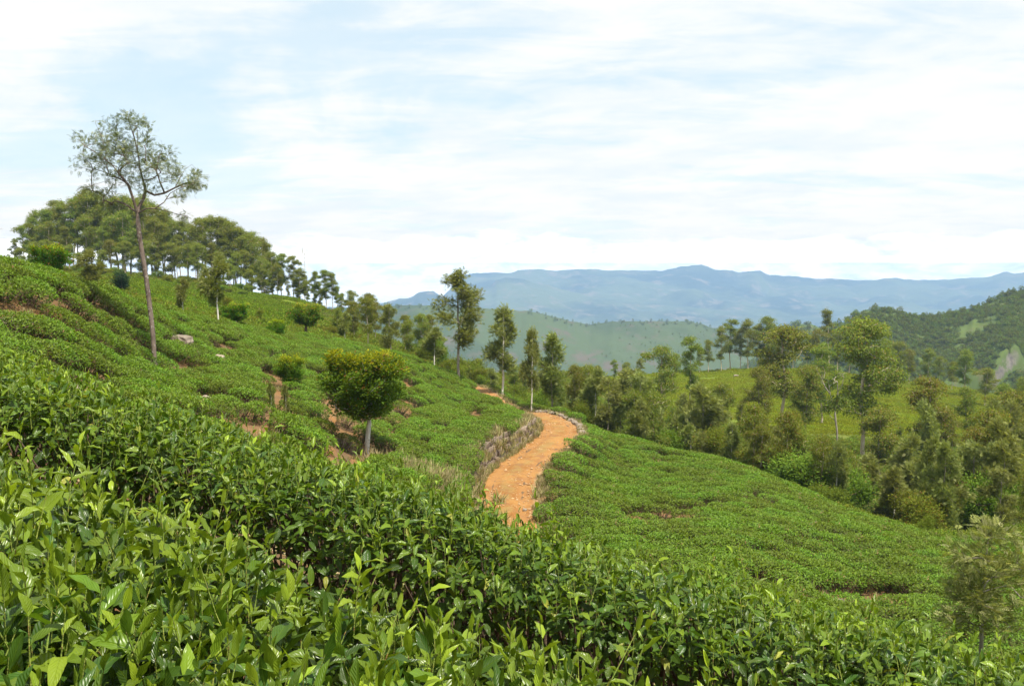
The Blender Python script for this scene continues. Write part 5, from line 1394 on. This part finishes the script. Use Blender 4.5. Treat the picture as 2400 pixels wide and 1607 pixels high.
# ------------------------------------------------------------------ the two hedges of tea before the camera
LEAFT = [T_leaf(5, 0.15, 0.25), T_leaf(5, 0.45, 0.30, 0.2), T_leaf(5, 0.75, 0.18, -0.25), T_leaf(5, 0.05, 0.5, 0.1), T_leaf(5, -0.15, 0.35), T_leaf(5, 0.6, 0.4, 0.5)]
H1X = np.array([-5.0, -3.2, -2.08, -1.43, -0.81, -0.58, -0.13, 0.39, 0.9, 1.8, 3.2]); H1Y = np.array([4.7, 4.0, 3.5, 3.12, 2.75, 2.55, 2.42, 2.40, 2.38, 2.3, 2.1])
def make_hedge(name, label, seed, xr, yfront, yback, step_shoot, nface, nin, hump, big, gaps, low=0.0, ptall=0.16):
    rg = np.random.default_rng(seed)
    parts = {i: [] for i in range(len(LEAFT))}        # rows: pos3 dir3 nrm3 L W tint3
    stems_v, stems_f, so = [], [], 0
    def add(pos, d, nr, L, Wd, t):
        k = rg.integers(0, len(LEAFT)); parts[k].append(np.concatenate([pos, d, nr, [L, Wd], t]))
    area = 0
    xs = np.linspace(xr[0], xr[1], 60); area = float(np.mean(yback(xs) - yfront(xs)) * (xr[1] - xr[0]))
    n = int(area * step_shoot)
    def surf(x, y):
        f0, f1 = yfront(x), yback(x); c = (y - f0) / (f1 - f0)
        edge = np.clip(np.minimum(y - f0, f1 - y) / 0.35, 0, 1)
        return fore_plane(x, y) - low + hump * (fbm(x * 1.6, y * 1.6, seed, 3)) - 0.16 * (1 - edge) ** 2
    cnt = 0
    X = rg.uniform(xr[0], xr[1], n * 2); f0, f1 = yfront(X), yback(X); Y = f0 + (f1 - f0) * rg.random(len(X))
    keep = rg.random(len(X)) < (f1 - f0) / (f1 - f0).max(); X, Y = X[keep], Y[keep]
    for (gx, gy, gr) in gaps:
        q = np.hypot(X - gx, Y - gy); k = q > gr * rg.uniform(0.6, 1.1, len(X)); X, Y = X[k], Y[k]
    k = np.hypot(X, Y) > 0.85; X, Y = X[k][:n], Y[k][:n]
    Z = surf(X, Y)
    for x, y, z in zip(X, Y, Z):
        tall = rg.random() < ptall
        ln = rg.uniform(0.17, 0.27) if tall else rg.uniform(0.07, 0.16)
        a = rg.uniform(0, 6.283); tl = rg.uniform(0.0, 0.5)
        ax = np.array([math.cos(a) * math.sin(tl), math.sin(a) * math.sin(tl), math.cos(tl)])
        b = np.array([x, y, z - 0.07 + rg.normal() * 0.03])
        side = nrmz(np.cross(ax, [0.3, 0.9, 0.1])); oth = np.cross(ax, side)
        m = rg.integers(5, 9) if tall else rg.integers(3, 7)
        ph = rg.uniform(0, 6.283)
        yg = rg.random() ** 1.4 * 0.85 + (0.3 if tall else 0)          # how fresh this shoot is
        curve = (side * rg.normal() + oth * rg.normal()) * 0.12
        path = [b, b + ax * ln * 0.5 + curve * ln * 0.3, b + ax * ln + curve * ln]
        v, f = tube(path, [0.0022, 0.0018, 0.001], 3); stems_v.append(v); stems_f.append(f + so); so += len(v)
        for i in range(m):
            t = (i + 0.5) / m; ang = ph + i * 2.4
            out = side * math.cos(ang) + oth * math.sin(ang)
            el = np.interp(t, [0, 0.6, 1], [0.1, 0.55, 1.2]) + rg.normal() * 0.22
            if i == m - 1: el = 1.4
            d = nrmz(out * math.cos(el) + ax * math.sin(el)); nr = nrmz(ax * math.cos(el) - out * math.sin(el) + rg.normal(size=3) * 0.18)
            L = np.interp(t, [0, 0.5, 1], [0.088, 0.085, 0.045]) * rg.uniform(0.65, 1.35) * big * np.interp(np.hypot(x, y), [1.2, 2.2], [1.25, 1.0]); Wd = L * rg.uniform(0.34, 0.44) * np.interp(t, [0, 0.7, 1], [1, 0.95, 0.6])
            young = np.clip(yg * np.interp(t, [0, 0.5, 1], [0.25, 0.7, 1.15]) + rg.normal() * 0.08, 0, 1)
            p = b + ax * ln * t + curve * ln * t * t
            add(p, d, nr, L, Wd, [young, rg.uniform(0.2, 0.9), float(rg.random() < 0.006)])
    # older dark leaves on the flank facing the camera and under the shoots
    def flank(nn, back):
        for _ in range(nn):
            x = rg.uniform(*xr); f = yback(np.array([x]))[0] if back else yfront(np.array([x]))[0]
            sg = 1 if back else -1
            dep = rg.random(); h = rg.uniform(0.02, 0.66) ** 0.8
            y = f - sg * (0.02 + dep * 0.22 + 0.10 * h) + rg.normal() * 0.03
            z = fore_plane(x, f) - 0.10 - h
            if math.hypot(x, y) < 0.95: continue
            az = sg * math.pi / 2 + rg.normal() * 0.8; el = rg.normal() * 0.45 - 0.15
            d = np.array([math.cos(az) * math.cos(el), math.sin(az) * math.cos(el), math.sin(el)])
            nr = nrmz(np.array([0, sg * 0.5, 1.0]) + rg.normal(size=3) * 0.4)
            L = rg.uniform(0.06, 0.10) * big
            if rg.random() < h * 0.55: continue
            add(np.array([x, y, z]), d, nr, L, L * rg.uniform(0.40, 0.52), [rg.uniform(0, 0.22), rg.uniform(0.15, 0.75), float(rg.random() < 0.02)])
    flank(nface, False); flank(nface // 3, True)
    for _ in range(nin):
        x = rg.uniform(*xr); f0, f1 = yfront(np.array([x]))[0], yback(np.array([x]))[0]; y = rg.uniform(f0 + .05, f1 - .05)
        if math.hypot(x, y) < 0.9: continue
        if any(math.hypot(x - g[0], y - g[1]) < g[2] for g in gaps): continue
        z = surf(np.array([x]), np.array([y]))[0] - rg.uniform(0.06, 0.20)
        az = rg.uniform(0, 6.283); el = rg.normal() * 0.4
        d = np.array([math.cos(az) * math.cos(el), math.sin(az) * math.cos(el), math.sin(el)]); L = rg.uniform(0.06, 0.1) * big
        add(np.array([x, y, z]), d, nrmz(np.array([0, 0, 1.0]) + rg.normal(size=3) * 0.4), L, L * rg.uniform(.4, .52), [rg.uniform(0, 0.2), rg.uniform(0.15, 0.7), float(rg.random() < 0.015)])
    cx = (xr[0] + xr[1]) / 2; cyv = float((yfront(np.array([cx])) + yback(np.array([cx])))[0] / 2)
    org = np.array([cx, cyv, gz(cx, cyv)])
    root = link(name, None, loc=tuple(org), label=label, cat='hedge'); root.empty_display_size = 0.3
    rows = [(k, np.array(v)) for k, v in parts.items()]
    # the 300 leaves that show largest become objects of their own
    allr = np.concatenate([np.concatenate([np.full((len(v), 1), k), np.arange(len(v))[:, None], v], 1) for k, v in rows])
    P = allr[:, 2:5]; ctr = P + allr[:, 5:8] * allr[:, 11:12] * 0.5
    px, py = proj(ctr[:, 0], ctr[:, 1], ctr[:, 2]); dist = np.linalg.norm(ctr, axis=1)
    vis = (px > 0) & (px < 2400) & (py > 300) & (py < 1620)
    lift = P[:, 2] - surf(P[:, 0], P[:, 1])                   # leaves that stand clear of the canopy
    face = np.abs((nrmz(ctr) * allr[:, 8:11]).sum(1)) * 0.7 + 0.3
    score = allr[:, 11] * allr[:, 12] * face / dist ** 2 * vis * (lift > -0.06)
    pick = np.argsort(-score)[:300]
    single = {}
    LM = {}
    used = {k: np.ones(len(v), bool) for k, v in rows}
    for r in pick:
        k, i = int(allr[r, 0]), int(allr[r, 1]); used[k][i] = False
        pos, d, nr, L, Wd, t = allr[r, 2:5], allr[r, 5:8], allr[r, 8:11], allr[r, 11], allr[r, 12], allr[r, 13:16]
        tq = (k, int(min(3, t[0] * 4)), int(min(2, t[1] * 3)), int(t[2] > .5))
        if tq not in LM:
            v, f, uv = LEAFT[k]; tt = np.tile([[tq[1] / 3.6, 0.25 + tq[2] * 0.25, float(tq[3])]], (len(v), 1))
            LM[tq] = mesh_np('tea_leaf', v, f, {'tint': tt}, uv, [M['tea_near']], True)
        y = nrmz(d); x = nrmz(np.cross(y, nr)); z = np.cross(x, y)
        mt = Matrix(((x[0] * Wd, y[0] * L, z[0] * (L + Wd) / 2, pos[0] - org[0]), (x[1] * Wd, y[1] * L, z[1] * (L + Wd) / 2, pos[1] - org[1]), (x[2] * Wd, y[2] * L, z[2] * (L + Wd) / 2, pos[2] - org[2]), (0, 0, 0, 1)))
        o = link('leaf', LM[tq], root); o.matrix_local = mt
    ps = []
    for k, v in rows:
        v = v[used[k]]
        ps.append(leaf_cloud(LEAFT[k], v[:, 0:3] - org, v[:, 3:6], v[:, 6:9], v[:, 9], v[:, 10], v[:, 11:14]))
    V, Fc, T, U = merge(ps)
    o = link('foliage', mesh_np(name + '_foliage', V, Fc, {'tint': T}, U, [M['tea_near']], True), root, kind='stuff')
    print(name, 'leaves', sum(len(v) for _, v in rows), 'tris', len(Fc))
    o = link('shoots', mesh_np(name + '_shoots', np.concatenate(stems_v) - org, np.concatenate(stems_f), mats=[M['green_stem']], smooth=True), root, kind='stuff')
    bv, bf, bo = [], [], 0
    for _ in range(int((xr[1] - xr[0]) * 80)):
        x = rg.uniform(*xr); f0, f1 = yfront(np.array([x]))[0], yback(np.array([x]))[0]; y = f0 + (f1 - f0) * rg.uniform(0.12, 0.9)
        g = fore_plane(x, y) - 0.88
        yy = np.clip(y + rg.normal() * 0.22, f0 + 0.05, f1 - 0.05); xx = x + rg.normal() * 0.2
        if math.hypot(xx, yy) < 0.8: continue
        zt = surf(np.array([xx]), np.array([yy]))[0] - rg.uniform(0.05, 0.16)
        p = [(x, y, g), (x + (xx - x) * .35 + rg.normal() * .03, y + (yy - y) * .35 + rg.normal() * .03, g + (zt - g) * .45), (xx, yy, zt)]
        r = rg.uniform(0.004, 0.011); v, f = tube(p, [r * 1.5, r, r * 0.45], 4); bv.append(v); bf.append(f + bo); bo += len(v)
    link('branches', mesh_np(name + '_branches', np.concatenate(bv) - org, np.concatenate(bf), mats=[M['twig']], smooth=True), root, kind='stuff')
    return root
make_hedge('tea_hedge', 'near hedge of glossy tea leaves filling the bottom left corner', 901, (-3.6, 2.3), lambda x: np.interp(x, [-5, -1.2, -0.4, 0.3, 1, 3], [0.5, 0.55, 0.95, 1.25, 1.3, 1.3]), lambda x: np.interp(x, H1X, H1Y),
           520, 600, 11500, 0.05, 0.84, [(-0.42, 1.75, 0.13), (0.42, 2.2, 0.15), (-0.75, 2.4, 0.12)], 0.07, 0.09)
make_hedge('tea_hedge', 'long hedge of dark tea crossing from the left edge to the bottom right corner', 902, (-6.5, 3.6), lambda x: h2y(x) - np.interp(x, [-4, -1.3, 0.2, 2], [0.7, 0.6, 0.55, 0.5]), lambda x: h2y(x) + 0.55,
           340, 13000, 7500, 0.06, 0.78, [])
# fallen leaves and litter between the hedges
def litter():
    rg = np.random.default_rng(91); n = 5200
    x = rg.uniform(-5, 3, n); y = rg.uniform(1.2, 7, n); z = ground(x, y) + 0.012 + rg.random(n) * 0.03
    a = rg.uniform(0, 6.283, n); d = np.stack([np.cos(a), np.sin(a), rg.normal(size=n) * 0.25], 1)
    t = np.stack([rg.random(n), rg.uniform(0.1, 0.8, n), (rg.random(n) < 0.1) * 1.0], 1)
    c = leaf_cloud(T_leaf8(), np.stack([x, y, z], 1), d, rand_dirs(n, 2.0, rg), rg.uniform(0.04, 0.09, n), rg.uniform(0.015, 0.035, n), t)
    link('leaf_litter', mesh_np('leaf_litter', c[0], c[1], {'tint': c[2]}, mats=[M['drygrass']]), kind='stuff', label='dry brown leaf litter on the ground between the tea hedges')
litter()
# ------------------------------------------------------------------ haze
def build_haze():
    x0, x1, y0, y1, z0, z1 = -9500, 9500, -1500, 9500, -421.5, 34
    V = [(x, y, z) for x in (x0, x1) for y in (y0, y1) for z in (z0, z1)]
    f = [(0, 1, 3, 2), (4, 6, 7, 5), (0, 4, 5, 1), (2, 3, 7, 6), (0, 2, 6, 4), (1, 5, 7, 3)]
    m = bpy.data.materials.new('haze_air'); m.use_nodes = True
    nt = m.node_tree; nt.nodes.clear()
    o = nt.nodes.new('ShaderNodeOutputMaterial'); v = nt.nodes.new('ShaderNodeVolumePrincipled')
    v.inputs['Color'].default_value = (0.34, 0.51, 0.78, 1)
    v.inputs['Density'].default_value = 1.75e-4
    v.inputs['Anisotropy'].default_value = 0.0
    nt.links.new(v.outputs[0], o.inputs['Volume'])
    me = mesh_np('haze', np.array(V, float), np.array(f), mats=[m])
    link('haze', me, kind='stuff', label='thin blue haze filling the air over the valley')
build_haze()
